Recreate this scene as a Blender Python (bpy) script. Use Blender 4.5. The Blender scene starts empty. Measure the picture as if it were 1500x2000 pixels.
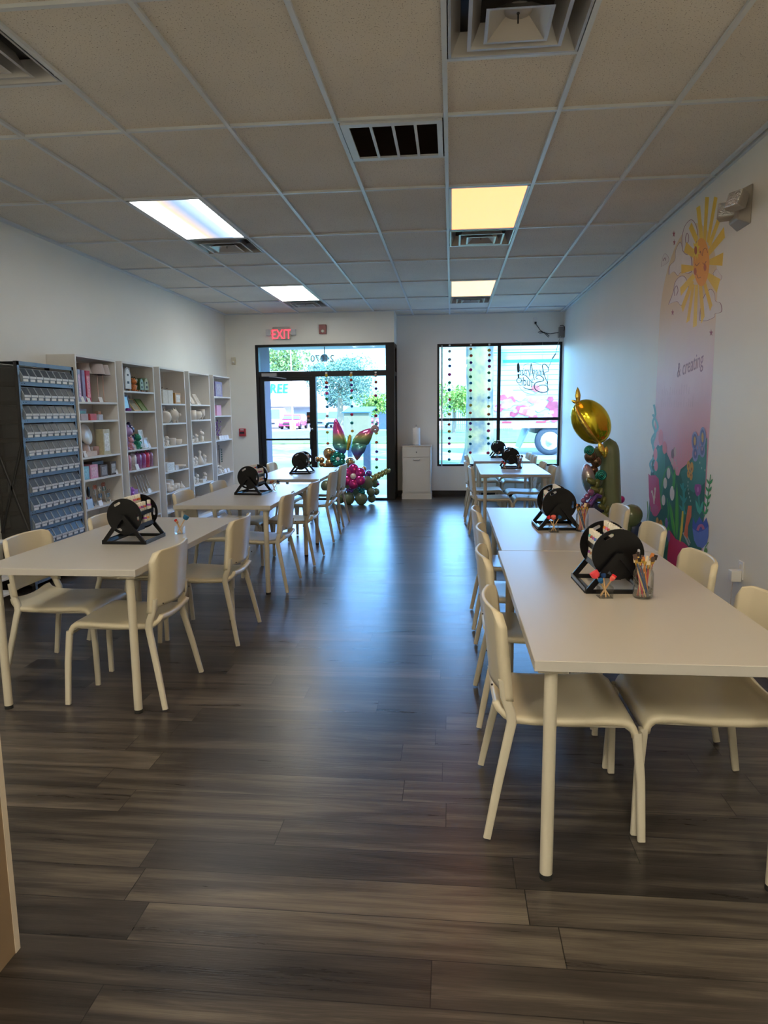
import bpy, bmesh, math, random
from mathutils import Vector, Matrix
from mathutils.geometry import tessellate_polygon
random.seed(7)
PI = math.pi
scene = bpy.context.scene
COL = scene.collection

# ------------------------------------------------------------------ camera
HC = 1.47
F_PX, YAW, PITCH, ROLL = 1347.0, 0.0981, 0.1449, -0.0101
fwd = Vector((-math.sin(YAW)*math.cos(PITCH), math.cos(YAW)*math.cos(PITCH), -math.sin(PITCH)))
rgt0 = Vector((math.cos(YAW), math.sin(YAW), 0)); up0 = rgt0.cross(fwd)
rgt = math.cos(ROLL)*rgt0 + math.sin(ROLL)*up0
upv = -math.sin(ROLL)*rgt0 + math.cos(ROLL)*up0
cam = bpy.data.cameras.new('camera'); cam_o = bpy.data.objects.new('camera', cam); COL.objects.link(cam_o)
M = Matrix.Identity(4)
for i in range(3):
    M[i][0] = rgt[i]; M[i][1] = upv[i]; M[i][2] = -fwd[i]
M[2][3] = HC
cam_o.matrix_world = M
cam.sensor_fit = 'HORIZONTAL'; cam.sensor_width = 36; cam.lens = F_PX/1500*36
cam.clip_start = 0.05; cam.clip_end = 500
scene.camera = cam_o

# ------------------------------------------------------------------ view, sky, sun
vs = scene.view_settings
vs.view_transform = 'Standard'; vs.look = 'None'; vs.gamma = 1; vs.use_curve_mapping = False
vs.exposure = 1.42
SKY = 2.45
SUN = 6.2
TROFFER_SEEN_WARM = (1.0, 0.275, 0.088)
TROFFER_SEEN_COOL = (2.1, 2.2, 2.4)
TROFFER_NEAR = (3.4, 2.35, 1.2)
TROFFER_NEAR_COOL = (4.2, 4.0, 3.5)
TROFFER_REAR = (18, 16.2, 12.6)
world = bpy.data.worlds.new('sky'); scene.world = world; world.use_nodes = True
wn = world.node_tree; wn.nodes.clear()
wo = wn.nodes.new('ShaderNodeOutputWorld'); wb = wn.nodes.new('ShaderNodeBackground')
tc = wn.nodes.new('ShaderNodeTexCoord'); sx = wn.nodes.new('ShaderNodeSeparateXYZ'); cr = wn.nodes.new('ShaderNodeValToRGB')
wn.links.new(tc.outputs['Generated'], sx.inputs[0]); wn.links.new(sx.outputs['Z'], cr.inputs[0])
ce = cr.color_ramp.elements
ce[0].position = 0.0; ce[0].color = (0.19, 0.45, 0.50, 1)
ce[1].position = 0.55; ce[1].color = (.30, .55, 1.1, 1)
cx = ce.new(0.10); cx.color = (0.30, 0.70, 1.0, 1)
cx = ce.new(0.24); cx.color = (1.15, 2.15, 4.2, 1)
wn.links.new(cr.outputs[0], wb.inputs[0]); wb.inputs[1].default_value = SKY
wn.links.new(wb.outputs[0], wo.inputs[0])
sun = bpy.data.lights.new('sun', 'SUN'); sun.energy = SUN; sun.angle = 0.01; sun.color = (1, .95, .86)
sun_o = bpy.data.objects.new('sun', sun); COL.objects.link(sun_o)
sun_o.rotation_euler = Vector((-0.45, 0.62, -0.95)).to_track_quat('-Z', 'Y').to_euler()

# ------------------------------------------------------------------ materials
MATS = {}
def mat(name, col, rough=0.5, metal=0.0, var=0.05, nscale=8, bump=0.0, bscale=60, emis=None, alpha=None, spec=0.5, coat=0.0, trans=0.0):
    if name in MATS: return MATS[name]
    m = bpy.data.materials.new(name); m.use_nodes = True; MATS[name] = m
    nt = m.node_tree; b = nt.nodes['Principled BSDF']
    b.inputs['Roughness'].default_value = rough; b.inputs['Metallic'].default_value = metal
    b.inputs['Specular IOR Level'].default_value = spec; b.inputs['Coat Weight'].default_value = coat
    b.inputs['Transmission Weight'].default_value = trans
    tcn = nt.nodes.new('ShaderNodeTexCoord'); nz = nt.nodes.new('ShaderNodeTexNoise')
    nz.inputs['Scale'].default_value = nscale; nt.links.new(tcn.outputs['Object'], nz.inputs['Vector'])
    rp = nt.nodes.new('ShaderNodeValToRGB')
    rp.color_ramp.elements[0].position = .3; rp.color_ramp.elements[1].position = .7
    rp.color_ramp.elements[0].color = tuple(max(0, c*(1-var)) for c in col)+(1,)
    rp.color_ramp.elements[1].color = tuple(min(1, c*(1+var)) for c in col)+(1,)
    nt.links.new(nz.outputs[0], rp.inputs[0]); nt.links.new(rp.outputs[0], b.inputs['Base Color'])
    if bump:
        n2 = nt.nodes.new('ShaderNodeTexNoise'); n2.inputs['Scale'].default_value = bscale
        bp = nt.nodes.new('ShaderNodeBump'); bp.inputs['Strength'].default_value = bump; bp.inputs['Distance'].default_value = .01
        nt.links.new(tcn.outputs['Object'], n2.inputs['Vector']); nt.links.new(n2.outputs[0], bp.inputs['Height']); nt.links.new(bp.outputs[0], b.inputs['Normal'])
    if emis:
        b.inputs['Emission Color'].default_value = tuple(emis[:3])+(1,); b.inputs['Emission Strength'].default_value = emis[3] if len(emis) > 3 else 1
    if alpha is not None: b.inputs['Alpha'].default_value = alpha
    return m
def srgb(r, g, b):
    f = lambda c: (c/255/12.92) if c/255 <= .04045 else ((c/255+.055)/1.055)**2.4
    return (f(r), f(g), f(b))
def glass(name='clear_glass', tint=(.95, .98, .98), fac=0.07):
    if name in MATS: return MATS[name]
    m = bpy.data.materials.new(name); m.use_nodes = True; MATS[name] = m
    nt = m.node_tree; nt.nodes.clear()
    o = nt.nodes.new('ShaderNodeOutputMaterial'); t = nt.nodes.new('ShaderNodeBsdfTransparent'); g = nt.nodes.new('ShaderNodeBsdfGlossy')
    mx = nt.nodes.new('ShaderNodeMixShader'); lw = nt.nodes.new('ShaderNodeLayerWeight'); mr = nt.nodes.new('ShaderNodeMath')
    lw.inputs['Blend'].default_value = .25; mr.operation = 'MULTIPLY_ADD'; mr.inputs[1].default_value = .5; mr.inputs[2].default_value = fac*.4
    t.inputs[0].default_value = tint+(1,); g.inputs['Roughness'].default_value = .03
    nt.links.new(lw.outputs['Fresnel'], mr.inputs[0]); nt.links.new(mr.outputs[0], mx.inputs[0])
    nt.links.new(t.outputs[0], mx.inputs[1]); nt.links.new(g.outputs[0], mx.inputs[2]); nt.links.new(mx.outputs[0], o.inputs[0])
    return m
def nodes_of(m): return m.node_tree.nodes, m.node_tree.links
def M_(nt, op, a, b=None, c=None):
    n = nt.nodes.new('ShaderNodeMath'); n.operation = op
    for i, v in enumerate((a, b, c)):
        if v is None: continue
        if isinstance(v, (int, float)): n.inputs[i].default_value = v
        else: nt.links.new(v, n.inputs[i])
    return n.outputs[0]
def floor_mat():
    m = mat('dark_wood_planks', (.05, .04, .035), rough=.34, var=0)
    nt = m.node_tree; b = nt.nodes['Principled BSDF']
    geo = nt.nodes.new('ShaderNodeNewGeometry'); s = nt.nodes.new('ShaderNodeSeparateXYZ'); nt.links.new(geo.outputs['Position'], s.inputs[0])
    W, L = .152, 1.22
    row = M_(nt, 'FLOOR', M_(nt, 'DIVIDE', s.outputs['Y'], W))
    wn1 = nt.nodes.new('ShaderNodeTexWhiteNoise'); wn1.noise_dimensions = '1D'; nt.links.new(row, wn1.inputs['W'])
    xs = M_(nt, 'ADD', M_(nt, 'DIVIDE', s.outputs['X'], L), M_(nt, 'MULTIPLY', wn1.outputs['Value'], 7.3))
    cell = M_(nt, 'FLOOR', xs)
    cv = nt.nodes.new('ShaderNodeCombineXYZ'); nt.links.new(cell, cv.inputs[0]); nt.links.new(row, cv.inputs[1])
    wn2 = nt.nodes.new('ShaderNodeTexWhiteNoise'); wn2.noise_dimensions = '3D'; nt.links.new(cv.outputs[0], wn2.inputs['Vector'])
    # grain: long streaks along x
    gv = nt.nodes.new('ShaderNodeCombineXYZ')
    nt.links.new(M_(nt, 'MULTIPLY', s.outputs['X'], 1.1), gv.inputs[0])
    nt.links.new(M_(nt, 'MULTIPLY', s.outputs['Y'], 16), gv.inputs[1])
    nt.links.new(M_(nt, 'MULTIPLY', wn2.outputs['Value'], 40), gv.inputs[2])
    n1 = nt.nodes.new('ShaderNodeTexNoise'); n1.inputs['Scale'].default_value = 1.0; n1.inputs['Detail'].default_value = 6; n1.inputs['Roughness'].default_value = .62; n1.inputs['Distortion'].default_value = .6
    nt.links.new(gv.outputs[0], n1.inputs['Vector'])
    gv2 = nt.nodes.new('ShaderNodeCombineXYZ')
    nt.links.new(M_(nt, 'MULTIPLY', s.outputs['X'], 6), gv2.inputs[0])
    nt.links.new(M_(nt, 'MULTIPLY', s.outputs['Y'], 260), gv2.inputs[1])
    nt.links.new(wn2.outputs['Value'], gv2.inputs[2])
    n2 = nt.nodes.new('ShaderNodeTexNoise'); n2.inputs['Scale'].default_value = 1.0; n2.inputs['Detail'].default_value = 3
    nt.links.new(gv2.outputs[0], n2.inputs['Vector'])
    v = M_(nt, 'ADD', M_(nt, 'MULTIPLY', n1.outputs[0], .95), M_(nt, 'MULTIPLY', n2.outputs[0], .22))
    v = M_(nt, 'ADD', v, M_(nt, 'MULTIPLY', M_(nt, 'SUBTRACT', wn2.outputs['Value'], .5), .20))
    rp = nt.nodes.new('ShaderNodeValToRGB'); nt.links.new(v, rp.inputs[0])
    e = rp.color_ramp.elements; e[0].position = .33; e[0].color = (.020, .0165, .015, 1); e[1].position = .86; e[1].color = (.17, .142, .112, 1)
    x = e.new(.56); x.color = (.052, .043, .037, 1)
    b.inputs['Specular IOR Level'].default_value = .36; b.inputs['Coat Weight'].default_value = .08; b.inputs['Coat Roughness'].default_value = .3
    # seams
    fy = M_(nt, 'FRACT', M_(nt, 'DIVIDE', s.outputs['Y'], W)); fx = M_(nt, 'FRACT', xs)
    sy = M_(nt, 'LESS_THAN', fy, .018); sxx = M_(nt, 'LESS_THAN', fx, .0025)
    seam = M_(nt, 'MAXIMUM', sy, sxx)
    mx = nt.nodes.new('ShaderNodeMix'); mx.data_type = 'RGBA'
    nt.links.new(seam, mx.inputs['Factor']); nt.links.new(rp.outputs[0], mx.inputs[6]); mx.inputs[7].default_value = (.012, .010, .009, 1)
    nt.links.new(mx.outputs[2], b.inputs['Base Color'])
    nt.links.new(M_(nt, 'ADD', .22, M_(nt, 'MULTIPLY', n1.outputs[0], .16)), b.inputs['Roughness'])
    bp = nt.nodes.new('ShaderNodeBump'); bp.inputs['Strength'].default_value = .25; bp.inputs['Distance'].default_value = .002
    hh = M_(nt, 'SUBTRACT', n2.outputs[0], M_(nt, 'MULTIPLY', seam, 1.5))
    nt.links.new(hh, bp.inputs['Height']); nt.links.new(bp.outputs[0], b.inputs['Normal'])
    return m
def ceiling_mat():
    m = mat('ceiling_tile', (.5, .45, .4), rough=.9, var=0)
    nt = m.node_tree; b = nt.nodes['Principled BSDF']; geo = nt.nodes.new('ShaderNodeNewGeometry')
    n = nt.nodes.new('ShaderNodeTexNoise'); n.inputs['Scale'].default_value = 140; n.inputs['Detail'].default_value = 2; nt.links.new(geo.outputs['Position'], n.inputs['Vector'])
    n3 = nt.nodes.new('ShaderNodeTexNoise'); n3.inputs['Scale'].default_value = 1.3; nt.links.new(geo.outputs['Position'], n3.inputs['Vector'])
    rp = nt.nodes.new('ShaderNodeValToRGB'); nt.links.new(n.outputs[0], rp.inputs[0])
    e = rp.color_ramp.elements; e[0].position = .32; e[0].color = (.32, .27, .22, 1); e[1].position = .375; e[1].color = (.86, .80, .715, 1)
    mx = nt.nodes.new('ShaderNodeMix'); mx.data_type = 'RGBA'; mx.blend_type = 'MULTIPLY'; mx.inputs['Factor'].default_value = .25
    nt.links.new(rp.outputs[0], mx.inputs[6]); nt.links.new(n3.outputs[0], mx.inputs[7]); nt.links.new(mx.outputs[2], b.inputs['Base Color'])
    bp = nt.nodes.new('ShaderNodeBump'); bp.inputs['Strength'].default_value = .3; bp.inputs['Distance'].default_value = .003
    nt.links.new(n.outputs[0], bp.inputs['Height']); nt.links.new(bp.outputs[0], b.inputs['Normal'])
    return m
def ramp_by(name, axis, stops, rough=.4, metal=0.0, coat=0.0, obj=True, noise=0.0):
    """a pattern colour that runs along one axis of the thing itself"""
    m = mat(name, (.5, .5, .5), rough=rough, metal=metal, coat=coat); nt = m.node_tree; b = nt.nodes['Principled BSDF']
    t = nt.nodes.new('ShaderNodeTexCoord') if obj else nt.nodes.new('ShaderNodeNewGeometry')
    s = nt.nodes.new('ShaderNodeSeparateXYZ'); nt.links.new(t.outputs['Object' if obj else 'Position'], s.inputs[0])
    v = s.outputs[axis]
    lo, hi = stops[0][0], stops[-1][0]
    v = M_(nt, 'DIVIDE', M_(nt, 'SUBTRACT', v, lo), hi-lo)
    if noise:
        nz = nt.nodes.new('ShaderNodeTexNoise'); nz.inputs['Scale'].default_value = 2.2; nz.inputs['Detail'].default_value = 5
        nt.links.new(t.outputs['Object' if obj else 'Position'], nz.inputs['Vector'])
        v = M_(nt, 'ADD', v, M_(nt, 'MULTIPLY', M_(nt, 'SUBTRACT', nz.outputs[0], .5), noise))
    rp = nt.nodes.new('ShaderNodeValToRGB'); nt.links.new(v, rp.inputs[0]); e = rp.color_ramp.elements
    e[0].position = 0; e[0].color = stops[0][1]+(1,); e[1].position = 1; e[1].color = stops[-1][1]+(1,)
    for p, c in stops[1:-1]:
        q = e.new((p-lo)/(hi-lo)); q.color = c+(1,)
    nt.links.new(rp.outputs[0], b.inputs['Base Color'])
    return m

# ------------------------------------------------------------------ mesh helpers
class MB:
    def __init__(s): s.v = []; s.f = []; s.m = []; s.sm = []
    def add(s, vs_, fs, mi=0, smooth=False):
        k = len(s.v); s.v += [tuple(p) for p in vs_]
        for f in fs: s.f.append(tuple(i+k for i in f)); s.m.append(mi); s.sm.append(smooth)
        return s
    def box(s, x0, x1, y0, y1, z0, z1, mi=0, mt=None):
        vs_ = [(x, y, z) for z in (z0, z1) for y in (y0, y1) for x in (x0, x1)]
        if mt is not None: vs_ = [tuple(mt @ Vector(p)) for p in vs_]
        return s.add(vs_, [(0, 2, 3, 1), (4, 5, 7, 6), (0, 1, 5, 4), (2, 6, 7, 3), (0, 4, 6, 2), (1, 3, 7, 5)], mi)
    def cbox(s, c, d, mi=0, mt=None):
        return s.box(c[0]-d[0]/2, c[0]+d[0]/2, c[1]-d[1]/2, c[1]+d[1]/2, c[2]-d[2]/2, c[2]+d[2]/2, mi, mt)
    def tube(s, pts, r, n=8, mi=0, caps=True, sq=None, smooth=True, closed=False):
        """sq=(a,b) gives a squarish section a by b"""
        pts = [Vector(p) for p in pts]; N = len(pts); rr = r if isinstance(r, (list, tuple)) else [r]*N
        rings = []; prev = None
        for i, p in enumerate(pts):
            a = pts[(i-1) % N] if (i or closed) else p; b = pts[(i+1) % N] if (i < N-1 or closed) else p
            t = (b-a).normalized()
            if prev is None:
                u = Vector((0, 1, 0)) if abs(t.y) < .9 else Vector((1, 0, 0))
            else: u = prev
            u = (u - t*u.dot(t)).normalized(); w = t.cross(u); prev = u
            ring = []
            for k in range(n):
                an = 2*PI*(k+.5)/n; c, q = math.cos(an), math.sin(an)
                if sq:
                    c = math.copysign(abs(c)**.45, c); q = math.copysign(abs(q)**.45, q)
                    ring.append(p + u*(c*sq[0]*rr[i]) + w*(q*sq[1]*rr[i]))
                else: ring.append(p + (u*c + w*q)*rr[i])
            rings.append(ring)
        vs_ = [q for ring in rings for q in ring]; fs = []
        for i in range(N if closed else N-1):
            j = (i+1) % N
            for k in range(n): fs.append((i*n+k, i*n+(k+1) % n, j*n+(k+1) % n, j*n+k))
        s.add(vs_, fs, mi, smooth)
        if caps and not closed:
            s.add(rings[0], [tuple(range(n-1, -1, -1))], mi); s.add(rings[-1], [tuple(range(n))], mi)
        return s
    def lathe(s, prof, n=20, o=(0, 0, 0), mi=0, smooth=True, mt=None, sx=1, sy=1):
        vs_ = []
        for r, z in prof:
            for k in range(n):
                a = 2*PI*k/n; p = Vector((o[0]+r*math.cos(a)*sx, o[1]+r*math.sin(a)*sy, o[2]+z))
                vs_.append(tuple(mt @ p) if mt is not None else tuple(p))
        fs = []
        for i in range(len(prof)-1):
            for k in range(n): fs.append((i*n+k, i*n+(k+1) % n, (i+1)*n+(k+1) % n, (i+1)*n+k))
        s.add(vs_, fs, mi, smooth)
        L = len(prof)
        if prof[0][0] > 1e-5: s.add(vs_[:n], [tuple(range(n-1, -1, -1))], mi)
        if prof[-1][0] > 1e-5: s.add(vs_[(L-1)*n:], [tuple(range(n))], mi)
        return s
    def ball(s, c, r, sc=(1, 1, 1), n=12, mi=0, mt=None):
        prof = [(max(1e-6, r*math.sin(PI*i/n)), -r*math.cos(PI*i/n)) for i in range(n+1)]
        T = Matrix.Translation(Vector(c)) @ (mt if mt is not None else Matrix.Identity(4)) @ Matrix.Diagonal((sc[0], sc[1], sc[2], 1))
        return s.lathe(prof, n=max(8, int(n*1.4)), mi=mi, mt=T)
    def plate(s, polys, T, d, mi=0):
        """flat outline (first) with holes, in the plane T, extruded d along T's z"""
        ps = [[Vector((p[0], p[1], 0)) for p in q] for q in polys]
        tri = tessellate_polygon(ps); fl = [p for q in ps for p in q]; n = len(fl)
        top = [T @ Vector((p.x, p.y, d)) for p in fl]; bot = [T @ p for p in fl]
        if tri:
            a, b, c = tri[0]; nz = (fl[b]-fl[a]).cross(fl[c]-fl[a]).z
            t2 = [t if nz > 0 else t[::-1] for t in tri]
            s.add(top, t2, mi); s.add(bot, [t[::-1] for t in t2], mi)
        if d:
            k = 0
            for q in ps:
                m = len(q); ar = sum(q[i].x*q[(i+1) % m].y-q[(i+1) % m].x*q[i].y for i in range(m))
                fs = []
                for i in range(m):
                    j = (i+1) % m
                    fs.append((k+i, k+j, n+k+j, n+k+i) if ar > 0 else (k+j, k+i, n+k+i, n+k+j))
                hole = q is not ps[0]
                if hole: fs = [f[::-1] if ar > 0 else f[::-1] for f in fs] if ar > 0 else [f for f in fs]
                s.add(bot+top, fs, mi); k += m
        return s
    def grid(s, fn, nu, nv, mi=0, cu=False, cv=False, smooth=True):
        vs_ = [fn(i/(nu if cu else nu-1), j/(nv if cv else nv-1)) for i in range(nu) for j in range(nv)]
        fs = []
        for i in range(nu if cu else nu-1):
            for j in range(nv if cv else nv-1):
                i2, j2 = (i+1) % nu, (j+1) % nv
                fs.append((i*nv+j, i2*nv+j, i2*nv+j2, i*nv+j2))
        return s.add(vs_, fs, mi, smooth)
    def build(s, name, mats, parent=None, bevel=0, seg=2, fix=False):
        me = bpy.data.meshes.new(name); me.from_pydata(s.v, [], s.f)
        if not isinstance(mats, (list, tuple)): mats = [mats]
        for m in mats: me.materials.append(m)
        for p, mi, sm in zip(me.polygons, s.m, s.sm): p.material_index = mi; p.use_smooth = sm
        if bevel or fix:
            bm = bmesh.new(); bm.from_mesh(me)
            bmesh.ops.remove_doubles(bm, verts=bm.verts, dist=1e-6)
            if bevel:
                es = [e for e in bm.edges if len(e.link_faces) == 2 and e.calc_face_angle(0) > .6]
                bmesh.ops.bevel(bm, geom=es, offset=bevel, segments=seg, affect='EDGES', profile=.5, clamp_overlap=True)
            if fix: bmesh.ops.recalc_face_normals(bm, faces=bm.faces)
            bm.to_mesh(me); bm.free()
        o = bpy.data.objects.new(name, me); COL.objects.link(o)
        if parent is not None: o.parent = parent
        return o
def tag(o, label=None, cat=None, group=None, kind=None):
    if label: o['label'] = label
    if cat: o['category'] = cat
    if group: o['group'] = group
    if kind: o['kind'] = kind
    return o
def thing(name, label, cat, loc=(0, 0, 0), rz=0, group=None):
    o = bpy.data.objects.new(name, None); COL.objects.link(o); o.empty_display_size = .05
    o.location = loc; o.rotation_euler = (0, 0, rz)
    return tag(o, label, cat, group)
def struct(o): o['kind'] = 'structure'; return o
def dup(root, label=None, loc=None, rz=None, group=None):
    def rec(o, par):
        c = o.copy(); COL.objects.link(c)
        if par is not None: c.parent = par
        for ch in kids.get(o.name, ()): rec(ch, c)
        return c
    kids = KID
    c = rec(root, None)
    if label: c['label'] = label
    if group: c['group'] = group
    if loc is not None: c.location = loc
    if rz is not None: c.rotation_euler = (0, 0, rz)
    return c
KID = {}
def index_kids(root):
    for o in list(COL.objects):
        if o.parent is not None: KID.setdefault(o.parent.name, [])
    def rec(o):
        KID[o.name] = list(o.children)
        for ch in o.children: rec(ch)
    rec(root)
def ray(u, v): return (rgt*((u-750)/F_PX) + upv*((1000-v)/F_PX) + fwd)
def text_mesh(body, size, T, depth, name, m, parent=None, shear=0, align="CENTER", sx=1, off=0):
    cu = bpy.data.curves.new(name, 'FONT'); cu.body = body; cu.size = size; cu.extrude = depth; cu.align_x = align; cu.align_y = 'CENTER'; cu.shear = shear; cu.resolution_u = 3; cu.offset = off
    to = bpy.data.objects.new(name+'_t', cu); COL.objects.link(to)
    dg = bpy.context.evaluated_depsgraph_get(); me = bpy.data.meshes.new_from_object(to.evaluated_get(dg))
    bpy.data.objects.remove(to); bpy.data.curves.remove(cu)
    me.name = name; me.transform(T @ Matrix.Diagonal((sx, 1, 1, 1))); me.materials.clear(); me.materials.append(m)
    o = bpy.data.objects.new(name, me); COL.objects.link(o)
    if parent is not None: o.parent = parent
    return o
def frame_T(o, xa, ya):
    xa = Vector(xa).normalized(); ya = Vector(ya).normalized(); za = xa.cross(ya)
    T = Matrix.Identity(4)
    for i in range(3): T[i][0] = xa[i]; T[i][1] = ya[i]; T[i][2] = za[i]; T[i][3] = o[i]
    return T
def ell(cx, cy, rx, ry, n=24, a0=0): return [(cx+rx*math.cos(2*PI*k/n+a0), cy+ry*math.sin(2*PI*k/n+a0)) for k in range(n)]
def slot(cx, cy, L, w, ang, n=6):
    pts = []
    for sgn, base in ((1, -PI/2), (-1, PI/2)):
        for k in range(n+1):
            a = base+PI*k/n; pts.append((sgn*L/2+w/2*math.cos(a), w/2*math.sin(a)))
    c, s_ = math.cos(ang), math.sin(ang)
    return [(cx+x*c-y*s_, cy+x*s_+y*c) for x, y in pts]
ORD = ['first', 'second', 'third', 'fourth', 'fifth', 'sixth', 'seventh', 'eighth', 'ninth', 'tenth', 'eleventh', 'twelfth']

# shared materials
m_wall = mat('white_wall_paint', (.83, .83, .785), rough=.45, var=.015, nscale=2, bump=.04, bscale=150)
m_cream = mat('cream_plastic', (.66, .59, .44), rough=.32, var=.01)
m_leg = mat('cream_painted_steel', (.60, .55, .44), rough=.35, var=.01)
m_top = mat('white_laminate', (.50, .475, .44), rough=.30, var=.01, nscale=3)
m_edge_ = mat('white_edge_band', (.72, .68, .63), rough=.5, var=.01)
m_black = mat('black_plastic', (.005, .005, .006), rough=.3, spec=.25)
m_rub = mat('black_rubber', (.015, .015, .015), rough=.7)
m_frame = mat('dark_bronze_aluminium', (.008, .0075, .009), rough=.4, spec=.35)
m_dk = mat('dark_steel', (.035, .036, .04), rough=.4, metal=.5)
m_white = mat('white_plastic', (.78, .78, .77), rough=.4, var=.01)
m_card = mat('white_card', (.85, .86, .88), rough=.6, var=.01)
m_bisque = mat('unglazed_bisque', (.80, .76, .70), rough=.8, var=.03, bump=.1)
m_glass = glass('tinted_shop_glass', (.84, .97, 1.0)); m_doorglass = glass('clear_door_glass', (.96, .95, .97))
m_chrome = mat('chrome', (.75, .76, .78), rough=.15, metal=1)
m_shelf = mat('white_melamine', (.76, .75, .73), rough=.4, var=.01)

# ------------------------------------------------------------------ room shell
XL, XR, YB, YN, H = -3.73, 1.845, 11.95, 11.40, 3.066
XJ = -.93
YR = -4.2
CW = .6096; GX0 = -.0387; GY0 = 4.0606
b = MB().box(XL-.1, XR+.1, YR, YB+.2, -.1, 0); fl = struct(b.build('floor', floor_mat()))
b = MB().box(XL-.1, XR+.1, YR, YB+.2, H+.22, H+.32)      # roof deck above the hung tiles
OPEN = {(0, -2), (-4, -2), (0, 4), (0, 10), (-4, 4), (-4, 10), (-1, 0)}      # cells (column, half row) that hold vents
cols = [XL]+[GX0+c*CW for c in range(-5, 4)]+[XR]
for ci in range(len(cols)-1):
    c = ci-6; hr = -14
    while True:
        y0 = GY0+hr*CW; y1 = y0+CW
        if y0 > YB: break
        if (c, hr) not in OPEN: b.box(cols[ci], cols[ci+1], max(YR, y0), min(YB+.02, y1), H+.012, H+.03)
        hr += 1
ceil = struct(b.build('ceiling', ceiling_mat()))
# suspended grid
m_grid = mat('ceiling_grid_white', (.66, .70, .74), rough=.35, var=.02)
b = MB()
for c in range(-6, 4):
    x = GX0+c*CW; b.box(x-.012, x+.012, YR, YB, H-.004, H+.014)
HALF = {(0, -.5), (0, 2.5), (0, 5.5), (-4, -.5), (-4, 2.5), (-4, 5.5), (-1, .5)}
for r in range(-7, 7):
    y = GY0+r*2*CW
    b.box(XL, XR, y-.012, y+.012, H-.0033, H+.013)
for c, r in HALF:
    y = GY0+r*2*CW; b.box(GX0+c*CW, GX0+(c+1)*CW, y-.012, y+.012, H-.0033, H+.013)
b.box(XL, XL+.022, YR, YN, H-.006, H+.014); b.box(XR-.022, XR, YR, YB, H-.006, H+.014)
b.box(XL, XJ, YN-.022, YN, H-.0052, H+.0135); b.box(XJ, XR, YB-.022, YB, H-.0052, H+.0135)
g = b.build('ceiling_grid_bars', m_grid, ceil)
struct(MB().box(XL-.15, XL, YR, YN+.2, 0, H+.3).build('wall_left', m_wall))
struct(MB().box(XR, XR+.15, YR, YB+.2, 0, H+.3).build('wall_right', m_wall))
struct(MB().box(XL-.15, XR+.15, YR-.15, YR, 0, H+.3).build('wall_rear', m_wall))
b = MB().box(XL, -3.236, YN, YN+.16, 0, H+.3).box(-3.236, XJ, YN, YN+.16, 2.575, H+.3).box(XJ-.1, XJ, YN+.16, YB+.1, 2.575, H+.3)
struct(b.build('wall_front_left', m_wall))
b = MB().box(XJ-.1, -.245, YB, YB+.16, 0, H+.3).box(-.245, XR, YB, YB+.16, 0, .522).box(-.245, XR, YB, YB+.16, 2.585, H+.3).box(1.828, XR, YB, YB+.16, .522, 2.585)
struct(b.build('wall_front_right', m_wall))
m_base = mat('black_rubber_base', (.012, .012, .014), rough=.5)
struct(MB().box(XJ, XR, YB-.012, YB, 0, .10).build('baseboard_front', m_base))
struct(MB().box(XR-.01, XR, YR, YB, 0, .10).build('baseboard_right', m_base))
struct(MB().box(XL, XL+.01, YR, YN, 0, .10).build('baseboard_left', m_base))
struct(MB().box(XL, -3.236, YN-.01, YN, 0, .10).build('baseboard_front_left', m_base))

# window_1 : shop window on the right
b = MB(); y0, y1 = YB+.02, YB+.09
b.box(-.245, -.209, y0, y1, .522, 2.585).box(1.792, 1.828, y0, y1, .522, 2.585).box(-.209, 1.792, y0, y1, 2.537, 2.585).box(-.209, 1.792, y0, y1, .522, .556)
b.box(.766, .822, y0-.01, y1, .556, 2.537).box(-.209, .766, y0, y1, 1.295, 1.343).box(.822, 1.792, y0, y1, 1.295, 1.343)
w1 = struct(b.build('window_1', m_frame))
for x0, x1, z0, z1 in ((-.209, .766, .556, 1.295), (.822, 1.792, .556, 1.295), (-.209, .766, 1.343, 2.537), (.822, 1.792, 1.343, 2.537)):
    MB().box(x0, x1, y0+.03, y0+.036, z0, z1).build('pane', m_glass, w1)
MB().box(-.245, 1.828, YB-.002, YB+.022, .512, .522).build('sill', m_white, w1)
# window_2 : fixed storefront beside the door and transom
b = MB(); y0, y1 = YN, YN+.11
b.box(-3.236, -3.185, y0, y1, 0, 2.575).box(-3.185, -1.07, y0, y1, 2.535, 2.575).box(-3.185, -1.07, y0, y1, 2.05, 2.137)
b.box(-2.29, -2.236, y0, y1, 0, 2.05).box(-2.236, -1.07, y0, y1, 0, .036).box(-1.07, XJ, y0-.005, y1+.02, 0, 2.575)
b.box(-2.236, -1.07, y0-.01, y0, 0, .02)
b.box(XJ-.05, XJ, y1+.02, YB, 0, .06).box(XJ-.05, XJ, y1+.02, YB, 2.52, 2.575).box(XJ-.05, XJ, YB-.05, YB, .06, 2.52).box(XJ-.05, XJ, y1+.02, YB, 2.06, 2.12)
w2 = struct(b.build('window_2', m_frame))
MB().box(-3.185, -1.07, y0+.05, y0+.056, 2.137, 2.535).build('pane', m_glass, w2)
MB().box(-2.236, -1.07, y0+.05, y0+.056, .036, 2.05).build('pane', m_glass, w2)
MB().box(XJ-.03, XJ-.024, y1+.02, YB-.05, .06, 2.52).build('pane', mat('dark_tinted_glass', (.02, .025, .03), rough=.1), w2)
num = text_mesh('24070', .155, frame_T((-2.12, YN+.045, 2.335), (-1, 0, 0), (0, 0, 1)), .0008, 'address_numbers', mat('grey_vinyl', (.16, .19, .19), rough=.6), w2, sx=1.05)
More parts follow.
